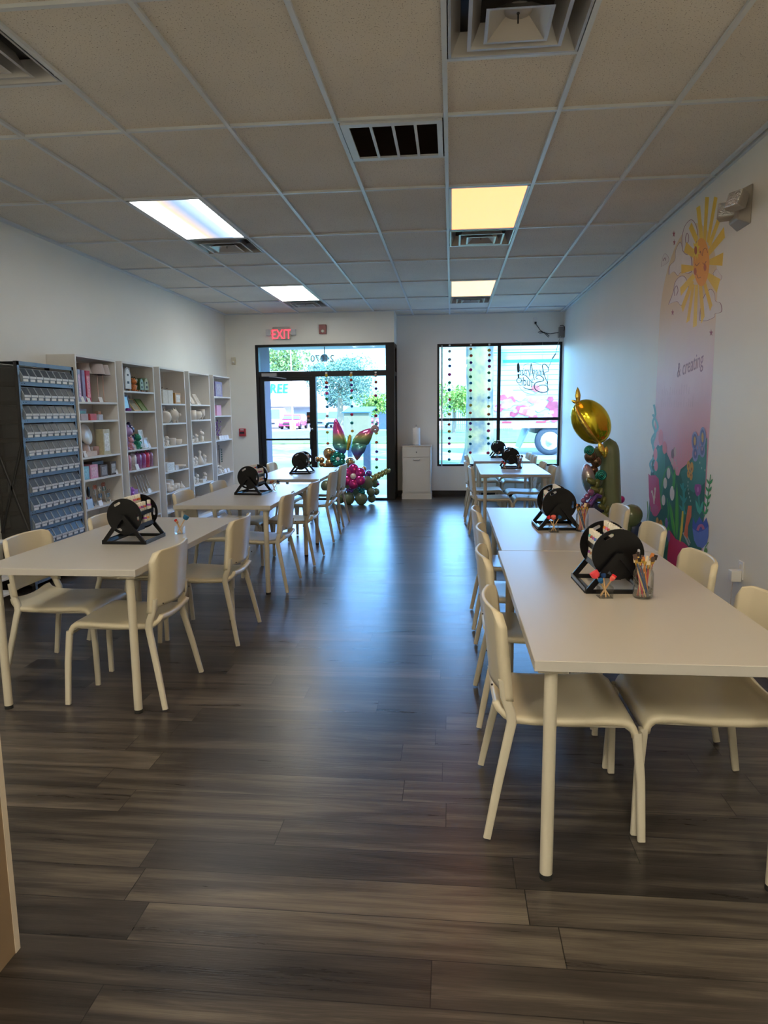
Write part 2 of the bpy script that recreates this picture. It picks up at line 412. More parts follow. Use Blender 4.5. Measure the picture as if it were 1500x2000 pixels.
# door
b = MB(); y0, y1 = YN+.02, YN+.07
b.box(-3.185, -3.105, y0, y1, .01, 2.05).box(-2.345, -2.29, y0, y1, .01, 2.05).box(-3.105, -2.345, y0, y1, 1.985, 2.05).box(-3.105, -2.345, y0, y1, 1.004, 1.036).box(-3.105, -2.345, y0, y1, .01, .22)
d1 = struct(b.build('door_1', m_frame))
MB().box(-3.105, -2.345, y0+.02, y0+.026, .22, 1.004).build('pane', m_doorglass, d1)
MB().box(-3.105, -2.345, y0+.02, y0+.026, 1.036, 1.985).build('pane', m_doorglass, d1)
b = MB().cbox((-3.0, YN-.03, 2.085), (.25, .055, .05)); b.tube([(-3.0, YN-.05, 2.055), (-2.86, YN-.14, 2.04), (-2.72, YN-.03, 2.02)], .009, 6)
b.build('door_closer', mat('closer_silver', (.35, .35, .37), rough=.4, metal=.6), d1)
b = MB().ball((-2.31, YN+.0, 1.19), .022, sc=(1, .8, 1)); b.build('lock_cylinder', m_chrome, d1)
b = MB().box(-2.40, -2.345, YN+.012, YN+.02, 1.28, 1.47).cbox((-2.372, YN+.010, 1.40), (.04, .004, .03), 1).cbox((-2.372, YN+.010, 1.34), (.04, .004, .03), 2)
b.build('door_sticker', [mat('sticker_dark', (.03, .03, .04)), mat('sticker_orange', (.5, .12, .03)), mat('sticker_grey', (.35, .35, .35))], d1)
b = MB().tube([(-2.33, YN-.01, .85), (-2.33, YN-.06, .87), (-2.33, YN-.06, 1.13), (-2.33, YN-.01, 1.15)], .011, 8); b.build('door_handle', m_frame, d1)

# ------------------------------------------------------------------ ceiling fittings
def troffer(c, r, label, col, two=None, z=H):
    x0 = GX0+c*CW; y0 = GY0+r*2*CW
    t = thing('ceiling_light', label, 'ceiling light', (x0+CW/2, y0+CW, z-.004), 0, 'recessed ceiling light panels')
    b = MB(); w, l = CW/2-.014, CW-.014
    b.box(-w, w, -l, -l+.02, 0, .015).box(-w, w, l-.02, l, 0, .015).box(-w, -w+.02, -l, l, 0, .015).box(w-.02, w, -l, l, 0, .015)
    b.build('frame', m_grid, t)
    nm = 'diffuser_'+label[:14].replace(' ', '_')+str(c)+str(int(r))
    m = mat(nm, (.8, .8, .8), rough=.5, emis=tuple(col)+(1,), var=0)
    if two:   # tubes of two colours behind one lens
        nt = m.node_tree; bs = nt.nodes['Principled BSDF']; tcn = nt.nodes.new('ShaderNodeTexCoord'); s = nt.nodes.new('ShaderNodeSeparateXYZ')
        nt.links.new(tcn.outputs['Object'], s.inputs[0]); rp = nt.nodes.new('ShaderNodeValToRGB')
        nt.links.new(M_(nt, 'ADD', M_(nt, 'DIVIDE', s.outputs['X'], .56), .5), rp.inputs[0]); e = rp.color_ramp.elements
        e[0].position = 0; e[0].color = two[0]+(1,); e[1].position = 1; e[1].color = two[-1]+(1,)
        for i, q in enumerate(two[1:-1]): x = e.new((i+1)/(len(two)-1)); x.color = q+(1,)
        nt.links.new(rp.outputs[0], bs.inputs['Emission Color'])
    MB().box(-w+.02, w-.02, -l+.02, l-.02, .004, .010).build('diffuser', m, t)
    return t
troffer(0, 1, 'warm yellow light panel, larger of the right-hand pair', TROFFER_SEEN_WARM)
troffer(0, 4, 'pale yellow light panel, nearer the shop window on the right', (1.15, .46, .18))
troffer(-4, 1, 'white and blue light panel nearest on the left side of the ceiling', TROFFER_SEEN_COOL,
        [(8.0, 8.0, 7.8), (1.3, 1.3, 1.2), (.42, .31, .21), (.13, .21, .38), (.30, .42, .60), (7.0, 7.3, 7.4)])
troffer(-4, 4, 'white light panel in the ceiling above the street door', TROFFER_SEEN_COOL, [(5.6, 5.7, 5.3), (5.6, 5.2, 4.0), (5.6, 5.3, 4.6), (5.3, 5.6, 5.5)])
for c in (0, -4):
    for r, k in ((-2, 'just above the camera'), (-5, 'at the rear of the room')):
        troffer(c, r, 'warm light panel %s on the %s, out of frame' % (k, 'right' if c == 0 else 'left'), TROFFER_REAR if r == -5 else (TROFFER_NEAR if c == 0 else TROFFER_NEAR_COOL))

def diffuser(c, r, label):
    x0 = GX0+c*CW+CW/2; y0 = GY0+r*2*CW+CW/2
    t = thing('air_diffuser', label, 'air vent', (x0, y0, H-.006), 0, 'square stepped ceiling air diffusers')
    m = mat('diffuser_enamel', (.50, .49, .48), rough=.28, metal=.25, var=.02)
    def ring(a0, z0, a1, z1, lip):
        b = MB()
        def sq(a): return [(-a, -a), (a, -a), (a, a), (-a, a)]
        A = [(x, y, z0) for x, y in sq(a0)]; B = [(x, y, z0) for x, y in sq(a0-lip)]; C = [(x, y, z1) for x, y in sq(a1)]
        vs_ = A+B+C; fs = []
        for i in range(4):
            j = (i+1) % 4; fs += [(i, i+4, j+4, j), (i+4, i+8, j+8, j+4)]
        return b.add(vs_, fs)
    ring(.288, 0, .235, .085, .012).build('outer_cone', m, t)
    ring(.205, -.012, .15, .075, .016).build('middle_cone', m, t)
    b = ring(.135, -.020, .05, .040, .014); b.add([(-.05, -.05, .04), (.05, -.05, .04), (.05, .05, .04), (-.05, .05, .04)], [(0, 1, 2, 3)])
    b.lathe([(1e-5, .028), (.055, .030), (.062, .04)], 16); b.build('centre_cone', m, t)
    MB().cbox((0, 0, .012), (.006, .006, .05)).ball((0, 0, .026), .007, n=6).build('screw', m_dk, t)
    MB().box(-.24, .24, -.24, .24, .088, .094).build('duct_opening', m_black, t)
    return t
diffuser(0, -1, 'large square stepped air diffuser at the top edge of the photo')
diffuser(-4, -1, 'stepped air diffuser cut off at the upper left corner')
diffuser(0, 2, 'shiny air diffuser behind the warm yellow light panel')
diffuser(0, 5, 'small air diffuser behind the far pale yellow panel')
diffuser(-4, 2, 'air diffuser behind the white and blue light panel')
diffuser(-4, 5, 'air diffuser behind the white panel above the door')
t = thing('return_air_grille', 'brown four-section return air grille in white ceiling frame', 'air vent', (GX0-CW/2, GY0+CW/2, H-.006))
b = MB(); a = .285
b.box(-a, a, -a, -a+.045, -.008, .01).box(-a, a, a-.045, a, -.008, .01).box(-a, -a+.045, -a+.045, a-.045, -.008, .01).box(a-.03, a, -a+.045, a-.045, -.008, .01)
b.build('frame', m_grid, t)
for i in range(3):
    x = -a+.045+.49/4*(i+1)+.003*i; MB().box(x-.008, x+.008, -a+.045, a-.045, -.007, .008).build('divider', m_grid, t)
b = MB()
for k in range(40):
    y = -.235+.47*k/39; b.add([(-.24, y-.004, 0), (.255, y-.004, 0), (.255, y+.007, .010), (-.24, y+.007, .010)], [(0, 1, 2, 3)])
b.box(-.24, .255, -.24, .24, .014, .016); b.build('filter_louvers', mat('brown_filter', (.055, .035, .028), rough=.7), t)

# ------------------------------------------------------------------ table and chair makers
def make_table(L=1.62, W=.80):
    t = thing('long_table', '', 'table')
    MB().box(-W/2, W/2, -L/2, L/2, .706, .74).build('tabletop', [m_top], t, bevel=.0018, seg=1)
    for sx_ in (-1, 1):
        for sy_ in (-1, 1):
            x, y = sx_*(W/2-.058), sy_*(L/2-.062)
            l = MB().tube([(x, y, .0182), (x, y, .706)], .020, 16).build('leg', m_leg, t)
            MB().tube([(x, y, 0), (x, y, .018)], .0205, 14).build('foot', m_rub, l)
            MB().cbox((x, y, .700), (.09, .09, .012)).build('mounting_plate', m_leg, l, bevel=.002)
    return t
def make_chair():
    t = thing('stacking_chair', '', 'chair')
    # seat: moulded shell, waterfall front, upturned rear
    prof = [(-.222, .478), (-.214, .458), (-.196, .443), (-.165, .434), (-.10, .430), (-.02, .430), (.06, .433), (.13, .437), (.185, .437), (.212, .431), (.230, .418), (.240, .400), (.244, .376)]
    n = len(prof)
    nrm = []
    for i in range(n):
        a = prof[max(0, i-1)]; c = prof[min(n-1, i+1)]; dx, dz = c[0]-a[0], c[1]-a[1]; l = math.hypot(dx, dz); nrm.append((-dz/l, dx/l))
    def hw(i, x): # half width, rounded rear corners
        return .213 if x > -.15 else .213-.035*((-.15-x)/.07)**2
    ys = [-1, -.97, -.9, -.6, -.3, 0, .3, .6, .9, .97, 1]; m = len(ys)
    top = []; bot = []
    for i, (x, z) in enumerate(prof):
        h = hw(i, x)
        for y in ys:
            dish = -.008*(1-y*y) if -.18 < x < .15 else 0
            rear = -.020*(1-y*y) if i < 2 else (-.008*(1-y*y) if i == 2 else 0)
            rim = 0 if abs(y) < .95 else (-.003 if abs(y) < .99 else -.010)
            top.append((x+nrm[i][0]*rim*0, y*h, z+dish+rear+rim))
            th = .022 if abs(y) < .95 else .024
            bot.append((x-nrm[i][0]*th, y*h*(.99), z+dish+rear-nrm[i][1]*th+(-.003 if abs(y) > .95 else 0)))
    vs_ = top+bot; N = n*m; fs = []
    for i in range(n-1):
        for j in range(m-1):
            a, b_, c, d = i*m+j, (i+1)*m+j, (i+1)*m+j+1, i*m+j+1
            fs += [(a, b_, c, d), (N+d, N+c, N+b_, N+a)]
        fs += [(i*m, N+i*m, N+(i+1)*m, (i+1)*m), (i*m+m-1, (i+1)*m+m-1, N+(i+1)*m+m-1, N+i*m+m-1)]
    for j in range(m-1):
        fs += [(j, j+1, N+j+1, N+j), ((n-1)*m+j, N+(n-1)*m+j, N+(n-1)*m+j+1, (n-1)*m+j+1)]
    seat = MB().add(vs_, fs, 0, True)
    seat.build('seat', m_cream, t, fix=True)
    # backrest: bowed shell with thick side caps
    zs = [0, .06, .5, .82, .93, .975, 1.0]
    def back(side):
        g_ = []
        for k in range(21):
            s_ = -1+2*k/20; row = []
            for q in zs:
                zb = .487 if abs(s_) > .86 else .503+.010*(abs(s_))
                zt = .80
                if abs(s_) > .74: w = (abs(s_)-.74)/.26; zt = .80-.052*(1-math.sqrt(max(0, 1-w*w)))
                z = zb+(zt-zb)*q
                lean = -.206-.032*(z-.49)/.31
                bow = -.034*math.cos(min(1, abs(s_)/.9)*PI/2)**1.0
                fwd_ = .030*(max(0, abs(s_)-.80)/.20)**1.3
                th = .011+.020*max(0, min(1, (abs(s_)-.78)/.12))
                x = lean+bow+(0 if abs(s_) < .8 else fwd_*.5) + (th/2 if side > 0 else -th/2)
                if side < 0 and abs(s_) > .95: x += .004
                row.append((x, s_*.213, z))
            g_.append(row)
        return g_
    fr, bk = back(1), back(-1); nu, nv = 21, len(zs)
    vs_ = [p for r_ in fr for p in r_]+[p for r_ in bk for p in r_]; N = nu*nv; fs = []
    for i in range(nu-1):
        for j in range(nv-1):
            a, b_, c, d = i*nv+j, (i+1)*nv+j, (i+1)*nv+j+1, i*nv+j+1
            fs += [(a, b_, c, d), (N+d, N+c, N+b_, N+a)]
        fs += [(i*nv, N+i*nv, N+(i+1)*nv, (i+1)*nv), (i*nv+nv-1, (i+1)*nv+nv-1, N+(i+1)*nv+nv-1, N+i*nv+nv-1)]
    for j in range(nv-1):
        fs += [(j, j+1, N+j+1, N+j), ((nu-1)*nv+j, N+(nu-1)*nv+j, N+(nu-1)*nv+j+1, (nu-1)*nv+j+1)]
    bm_ = MB().add(vs_, fs, 0, True); bo = bm_.build('backrest', m_cream, t, fix=True)
    for sy_ in (-1, 1):
        MB().ball((-.247, sy_*.172, .530), .004, n=6).build('screw', m_dk, bo)
        # rear leg: foot, knee under the seat, post into the back cap
        MB().tube([(-.262, sy_*.252, .006), (-.225, sy_*.232, .20), (-.188, sy_*.212, .375), (-.180, sy_*.206, .41), (-.184, sy_*.203, .445), (-.204, sy_*.200, .50), (-.214, sy_*.200, .56)],
                  [.80, .92, 1, 1.05, 1.05, 1, .9], 10, sq=(.0125, .0165)).build('leg', m_leg, t)
        MB().tube([(.262, sy_*.228, .006), (.254, sy_*.214, .22), (.240, sy_*.200, .385)], [.85, .95, 1.05], 10, sq=(.0125, .0155)).build('leg', m_leg, t)
    b = MB()
    for sy_ in (-1, 1): b.tube([(-.185, sy_*.196, .412), (0, sy_*.194, .404), (.20, sy_*.194, .408), (.232, sy_*.197, .385)], .010, 8)
    b.tube([(-.185, -.2, .408), (-.185, .2, .408)], .009, 8); b.tube([(.12, -.19, .404), (.12, .19, .404)], .009, 8)
    b.build('seat_frame', m_leg, t)
    return t
TABLES = [  # x, y, name
    (-1.885, 3.865, 'front left', 'white laminate table nearest on the left, end table by the aisle'),
    (-1.825, 6.11, 'middle left', 'white laminate table in the middle of the left row'),
    (-1.835, 8.245, 'far left', 'white laminate table of the left row nearest the street door'),
    (.646, 2.787, 'front right', 'largest white laminate table in the right foreground'),
    (.665, 4.417, 'second right', 'white laminate table butted behind the right foreground table'),
    (.735, 8.81, 'third right', 'white laminate table standing just before the last one at the window'),
    (.73, 10.90, 'window', 'white laminate table right below the shop window')]
for i, (x, y, nm, lb) in enumerate(TABLES):
    if i == 0:
        T0 = make_table(); index_kids(T0); o = T0; o['label'] = lb; o['group'] = 'long white work tables'; o.location = (x, y, 0)
    else: dup(T0, lb, (x, y, 0), 0)
CH = [ # x, y, facing(1 = +x), label
    (-1.68, 3.40, -1, 'nearest cream chair on aisle side of the front left table'),
    (-1.605, 4.35, -1, 'second cream chair on aisle side of the front left table'),
    (-1.595, 5.65, -1, 'nearer cream chair on aisle side of the middle left table'),
    (-1.572, 6.67, -1, 'farther cream chair on aisle side of the middle left table'),
    (-1.585, 7.85, -1, 'nearer cream chair on aisle side of the far left table'),
    (-1.625, 8.84, -1, 'farther cream chair on aisle side, nearest the balloon garland'),
    (-2.178, 3.655, 1, 'cream chair at the left edge, tucked in before the bin rack'),
    (-2.10, 4.40, 1, 'cream chair behind the front left paint spinner, shelf side'),
    (-2.09, 5.75, 1, 'nearer cream chair on shelf side of the middle left table'),
    (-2.07, 6.60, 1, 'farther cream chair on shelf side of the middle left table'),
    (-2.11, 8.30, 1, 'cream chair on shelf side of the far left table, nearer one'),
    (-2.17, 9.05, 1, 'cream chair on shelf side closest to the street door'),
    (.390, 2.475, 1, 'cream chair in the right foreground on aisle side, nearest camera'),
    (.395, 3.32, 1, 'second chair from the camera on aisle side of the right row'),
    (.420, 3.99, 1, 'third chair from the camera on aisle side of the right row'),
    (.415, 4.78, 1, 'fourth chair from the camera on aisle side of the right row'),
    (.900, 2.512, -1, 'cream chair cut by the right edge, seat seen under the foreground table'),
    (.915, 3.26, -1, 'wall-side chair right of the brush jar, near the wall outlet'),
    (.945, 4.09, -1, 'wall-side chair before the painted flowers of the mural'),
    (.950, 4.91, -1, 'wall-side chair before the green cactus balloon'),
    (.475, 8.41, 1, 'nearer aisle-side chair of the third right table'),
    (.440, 9.30, 1, 'farther aisle-side chair of the third right table'),
    (.985, 8.46, -1, 'nearer wall-side chair of the third right table'),
    (.955, 9.12, -1, 'farther wall-side chair of the third right table'),
    (.470, 10.55, 1, 'aisle-side chair of the table below the shop window'),
    (1.000, 10.50, -1, 'nearer wall-side chair of the table below the shop window'),
    (.985, 11.08, -1, 'farther wall-side chair, closest to the shop window')]
for i, (x, y, d, lb) in enumerate(CH):
    rz = 0 if d > 0 else PI
    if i == 0:
        C0 = make_chair(); index_kids(C0); C0['label'] = lb; C0['group'] = 'cream moulded chairs at the tables'; C0.location = (x, y, 0); C0.rotation_euler = (0, 0, rz)
    else: dup(C0, lb, (x, y, 0), rz)

# ------------------------------------------------------------------ paint spinners
def make_spinner():
    t = thing('paint_spinner', '', 'paint rack')
    R = .103; zc = .155; yd = .105
    for s_ in (-1, 1):
        outer = ell(0, 0, R, R, 40)
        holes = [slot(.080*math.cos(a), .080*math.sin(a), .030, .014, a+PI/2) for a in (PI*.66, 0, -PI*.66)]
        T = frame_T((0, s_*yd+(.002 if s_ > 0 else -.002), zc), (1, 0, 0), (0, 0, 1))
        MB().plate([outer]+holes, T, .004).build('disc', m_black, t)
        # A-shaped stand
        tri = [(-.128, 0), (.128, 0), (.128, .016), (.013, zc+.010), (-.013, zc+.010), (-.128, .016)]
        hol = [(-.095, .020), (-.0, .135), (.095, .020)]
        hol = [(-.100, .017), (.100, .017), (.003, .140), (-.003, .140)]
        T = frame_T((0, s_*(yd+.028)+.004, 0), (1, 0, 0), (0, 0, 1))
        st = MB().plate([tri, hol], T, .010); st.build('stand_frame', m_black, t)
    for x in (-.115, .115):
        MB().box(x-.016, x+.016, -.132, .132, 0, .008).box(x+(.012 if x > 0 else -.016), x+(.016 if x > 0 else -.012), -.132, .132, 0, .022).build('base_rail', mat('black_gloss_rail', (.03, .032, .036), rough=.14), t)
    MB().tube([(0, -.135, zc), (0, .135, zc)], .008, 8).build('axle', m_black, t)
    for k in range(6):
        a = PI/2+k*PI/3; x, z = .070*math.cos(a), zc+.070*math.sin(a)
        MB().box(x-.017, x+.017, -.104, .104, z-.036, z-.032).box(x-.017, x-.014, -.104, .104, z-.036, z-.012).box(x+.014, x+.017, -.104, .104, z-.036, z-.012).build('tray', m_black, t)
    return t
SP = [(-1.842, 3.81, 0, 'front left table'), (-1.80, 6.12, -.10, 'middle left table'), (-1.795, 8.20, 0, 'far left table'),
      (.660, 2.89, .04, 'front right table'), (.655, 4.37, .03, 'second right table'), (.75, 8.93, .02, 'third right table'), (.73, 10.95, .05, 'window table')]
SP_LB = ['black paint spinner full of small bottles on the front left table', 'black paint spinner on the middle left table, bottles in every tray', 'black paint spinner on the far left table before the street door',
         'largest black paint spinner, on the right foreground table behind brush jar', 'black paint spinner second on the right, before the balloons', 'black paint spinner on the third right table below the window view', 'farthest black paint spinner, on the table below the shop window']
PAINT = [(.55, .08, .05), (.75, .25, .05), (.8, .55, .05), (.7, .6, .45), (.25, .06, .04), (.55, .30, .18), (.8, .7, .5), (.1, .3, .12), (.06, .15, .45), (.35, .08, .35), (.75, .15, .35), (.85, .85, .82), (.45, .1, .06), (.1, .4, .4)]
m_cap = mat('bottle_cap_cream', (.78, .74, .66), rough=.5, var=.01)
m_lab = mat('bottle_label_print', (.7, .68, .64), rough=.6, var=.0)
nt = m_lab.node_tree; vz = nt.nodes.new('ShaderNodeTexVoronoi'); vz.inputs['Scale'].default_value = 260; rz_ = nt.nodes.new('ShaderNodeValToRGB')
rz_.color_ramp.elements[0].position = .15; rz_.color_ramp.elements[0].color = (.05, .05, .06, 1); rz_.color_ramp.elements[1].position = .3; rz_.color_ramp.elements[1].color = (.72, .70, .66, 1)
nt.links.new(nt.nodes['Texture Coordinate'].outputs['Object'], vz.inputs['Vector']); nt.links.new(vz.outputs['Distance'], rz_.inputs[0]); nt.links.new(rz_.outputs[0], nt.nodes['Principled BSDF'].inputs['Base Color'])
protos = []
for k, c in enumerate(PAINT):
    t = thing('paint_bottle', '', 'paint bottle')
    MB().lathe([(.0125, 0), (.0132, .003), (.0132, .040), (.009, .047)], 12).build('body', mat('paint_%d' % k, c, rough=.25, coat=.3), t)
    MB().lathe([(.0135, .006), (.0135, .034)], 12).build('bottle_label', m_lab, t)
    MB().lathe([(.0105, .046), (.0105, .066), (.0095, .068)], 12).build('cap', m_cap, t)
    index_kids(t); protos.append([t, False])
TRAY = ['top', 'upper left', 'lower left', 'bottom', 'lower right', 'upper right']
for i, (x, y, rz, nm) in enumerate(SP):
    if i == 0:
        S0 = make_spinner(); index_kids(S0); S0['label'] = SP_LB[0]; S0['group'] = 'black paint spinners on the tables'; S0.location = (x, y, .74); S0.rotation_euler = (0, 0, rz)
    else: dup(S0, SP_LB[i], (x, y, .74), rz)
    c_, s_ = math.cos(rz), math.sin(rz)
    for k in range(6):
        a = PI/2+k*PI/3; lx, lz = .070*math.cos(a), .155+.070*math.sin(a)-.032
        if i > 4 and k in (2, 3, 4): continue       # hidden low trays of the far spinners
        for j in range(6):
            if (i*7+k*5+j*3) % 11 == 4 and k: continue   # a few gaps
            ly = -.0825+.033*j
            p = protos[random.randrange(len(PAINT))]
            lb = 'cream-capped paint bottle, %s from front, %s tray, spinner on %s' % (ORD[j], TRAY[k], nm)
            loc = (x+lx*c_-ly*s_, y+lx*s_+ly*c_, .74+lz+.0005)
            if not p[1]:
                p[1] = True; o = p[0]; o['label'] = lb; o.location = loc; o['group'] = 'paint bottles on the '+nm
            else: dup(p[0], lb, loc, rz, 'paint bottles on the '+nm)
for p in protos:
    if not p[1]:
        for ch in KID[p[0].name]: bpy.data.objects.remove(ch)
        bpy.data.objects.remove(p[0])

# jars of brushes and cups of foam dabbers
m_wood = mat('pale_wood', (.62, .40, .19), rough=.55, var=.15, nscale=20)
m_brass = mat('brass_ferrule', (.75, .50, .12), rough=.25, metal=.8)
def jar(x, y, label, big=True, seed=1):
    rnd = random.Random(seed)
    h = .135; r = .038
    t = thing('glass_jar', label, 'jar', (x, y, .7405))
    b = MB().lathe([(1e-5, 0), (r*.85, .001), (r, .008), (r, h*.74), (r*.84, h*.84), (r*.80, h*.86), (r*.86, h*.88), (r*.80, h*.90), (r*.86, h*.93), (r*.82, h), (r*.78, h), (r*.78, h*.86), (r*.95, h*.72), (r*.95, .012), (1e-5, .006)], 28)
    b.build('jar_body', glass('jar_glass', (.98, .99, .988), .02), t)
    hcols = [(.05, .09, .22), (.08, .10, .16), (.7, .25, .06), (.45, .05, .06), (.70, .52, .28), (.55, .08, .12), (.72, .50, .25)]
    N = 13
    for k in range(N):
        a = 2*PI*k/N+.2; rb = .024; rt = .029
        p0 = Vector((math.cos(a+1.9)*rb*.9, math.sin(a+1.9)*rb*.9, .008)); p1 = Vector((math.cos(a)*rt*.95, math.sin(a)*rt*.95, h*.93)); d = (p1-p0).normalized()
        L = rnd.uniform(.120, .140); q = p0+d*L
        br = thing('paint_brush', '%s handled paint brush, %s of those in jar on %s' % (['navy', 'grey', 'orange', 'red', 'tan', 'crimson', 'yellow'][k % 7], ORD[k % 12] if k < 12 else 'thirteenth', label.split(' on ')[-1]), 'paint brush', (x, y, .7405), 0, 'brushes standing in '+label[:40])
        MB().tube([p0, p0+d*L*.8, q], [.0022, .0036, .0028], 6).build('handle', mat('brush_handle_%d' % (k % 7), hcols[k % 7], rough=.3), br)
        MB().tube([q, q+d*.016], [.0036, .0048], 6).build('ferrule', m_brass, br)
        w = rnd.choice([.005, .008, .0065])
        u = d.cross(Vector((0, 1, 0))).normalized()
        q2 = q+d*.016; e1 = q2+d*rnd.uniform(.014, .024)
        MB().add([q2+u*w-Vector((0, .002, 0)), q2-u*w-Vector((0, .002, 0)), q2-u*w+Vector((0, .002, 0)), q2+u*w+Vector((0, .002, 0)), e1+u*w*.8, e1-u*w*.9], [(0, 1, 5, 4), (2, 3, 4, 5), (0, 4, 3), (1, 2, 5), (0, 3, 2, 1)]).build('bristles', mat('bristle_%d' % (k % 4), [(.03, .02, .02), (.55, .20, .06), (.72, .60, .42), (.10, .06, .05)][k % 4], rough=.9), br)
    return t
def cup(x, y, label, cols, seed=1, square=True):
    rnd = random.Random(seed)
    t = thing('clear_cup', label, 'cup', (x, y, .7405), .1)
    b = MB(); w = .026; h = .046; q = .0018
    b.box(-w, w, -w, w, 0, q); b.box(-w, w, -w, -w+q, q, h).box(-w, w, w-q, w, q, h).box(-w, -w+q, -w+q, w-q, q, h).box(w-q, w, -w+q, w-q, q, h)
    b.build('cup_body', glass('acrylic', (.985, .99, .99), .05), t)
    for k, (cn, c, r) in enumerate(cols):
        a = 2*PI*k/len(cols)+.3
        p0 = Vector((-.018*math.cos(a), -.018*math.sin(a), .005)); p1 = Vector((.034*math.cos(a), .02*math.sin(a), .064+.012*rnd.random()+(.016 if r > .011 else 0)))
        d = (p1-p0).normalized(); o = thing('foam_dabber', '%s foam dabber on wooden stick in the %s' % (cn, label.split(' on ', 1)[0].replace('clear square ', '')+' on '+label.split(' on ', 1)[1]), 'foam dabber', (x, y, .7405), .1)
        MB().tube([p0, p1], .0028, 7).build('stick', m_wood, o)
        MB().tube([p1-d*.004, p1+d*.004, p1+d*(r*1.3)], [r*.6, r, r*1.02], 12).build('foam_head', mat('foam_'+cn.replace(' ', '_'), c, rough=.95, bump=.3, bscale=400), o)
RED, BLU, COR, NAV = (.75, .02, .03), (.01, .10, .28), (.85, .16, .13), (.01, .05, .18)
jar(.745, 2.70, 'glass jar of brushes on front right table', seed=3)
jar(.788, 4.21, 'glass jar of brushes on second right table', seed=5)
jar(.855, 8.80, 'glass jar of brushes on third right table', seed=8)
cup(.600, 2.70, 'clear square cup on front right table', [('small red', RED, .0095), ('navy', NAV, .010), ('large coral', (.85, .07, .09), .017), ('teal blue', BLU, .010), ('small coral', COR, .0095)], 2)
cup(.615, 4.175, 'clear square cup on second right table', [('dark blue', BLU, .012), ('bright red', RED, .012), ('pink coral', COR, .014)], 4)
cup(-1.655, 4.03, 'clear square cup on front left table', [('wide blue', (.02, .13, .26), .017), ('dark red', (.45, .02, .02), .009), ('tan', (.5, .25, .12), .008)], 6)
cup(-1.645, 6.27, 'clear square cup on middle left table', [('blue grey', (.03, .06, .16), .014), ('dull red', (.45, .10, .08), .012), ('rust', (.40, .18, .08), .012)], 7)
cup(.665, 8.74, 'clear square cup on third right table', [('deep blue', BLU, .016), ('pale red', (.6, .12, .12), .013), ('cherry', RED, .011)], 9)
cup(.70, 10.74, 'clear square cup on window table', [('pale pink', (.7, .35, .3), .012), ('brown', (.2, .08, .06), .010)], 10)

# ------------------------------------------------------------------ dark steel bin rack
RX0, RX1, RY0, RY1, RH = -3.725, -3.465, 5.32, 6.16, 1.90
t = thing('bin_rack', 'tall dark steel rack holding rows of clear bins, left wall', 'rack', (RX0, RY0, 0))
DX, DY = RX1-RX0, RY1-RY0
m_rail = mat('galvanised_blue_steel', (.17, .20, .24), rough=.38, metal=.5, var=.1)
for x in (0, DX):
    for y in (0, DY):
        sx_ = 1 if x == 0 else -1; sy_ = 1 if y == 0 else -1
        b = MB()
        b.box(min(x, x+sx_*.03), max(x, x+sx_*.03), min(y, y+sy_*.003), max(y, y+sy_*.003), 0, RH)
        b.box(min(x, x+sx_*.003), max(x, x+sx_*.003), min(y, y+sy_*.03), max(y, y+sy_*.03), 0, RH, 1)
        for k in range(34):   # punched holes
            z = .05+k*.054; b.box(x+sx_*.012, x+sx_*.018, y-sy_*.0006-.0003, y-sy_*.0006+.0003, z, z+.008, 2)
            if x > 0: b.box(x+.0002, x+.0008, y+sy_*.013, y+sy_*.018, z, z+.008, 2)
        b.build('post', [m_dk, m_rail if x > 0 else m_dk, mat('punched_hole', (.12, .10, .08), rough=.8)], t)
ROWS = [1.735-.151*i for i in range(11)]
for i, z in enumerate(ROWS+[.085]):
    b = MB().box(.004, DX-.004, .004, DY-.004, z-.004, z).box(DX-.004, DX-.001, .004, DY-.004, z-.028, z+.004, 1).box(.001, .004, .004, DY-.004, z-.028, z).box(.004, DX-.004, .001, .004, z-.03, z).box(.004, DX-.004, DY-.004, DY-.001, z-.03, z)
    for yy in (.05, .085, DY-.05, DY-.085): b.cbox((DX-.0005, yy, z-.012), (.001, .007, .007), 2)
    b.build('rack_shelf', [m_dk, m_rail, m_black], t)
MB().box(.002, DX-.002, .002, DY-.002, RH-.006, RH-.003).box(DX-.003, DX, .003, DY-.003, RH-.032, RH, 1).build('top_panel', [m_dk, m_rail], t)
for k, (z0, z1) in enumerate(((.50, 1.25), (1.25, .50))):
    b = MB().tube([(.008, -.004, z0), (DX-.008, -.004, z1)], .012, 4, sq=(.2, 1)); b.build('side_brace', m_dk, t)
MB().box(.002, DX-.002, -.001, .0008, .05, 1.85).build('side_panel', mat('smoked_side_panel', (.05, .048, .045), rough=.5, alpha=.62), t)
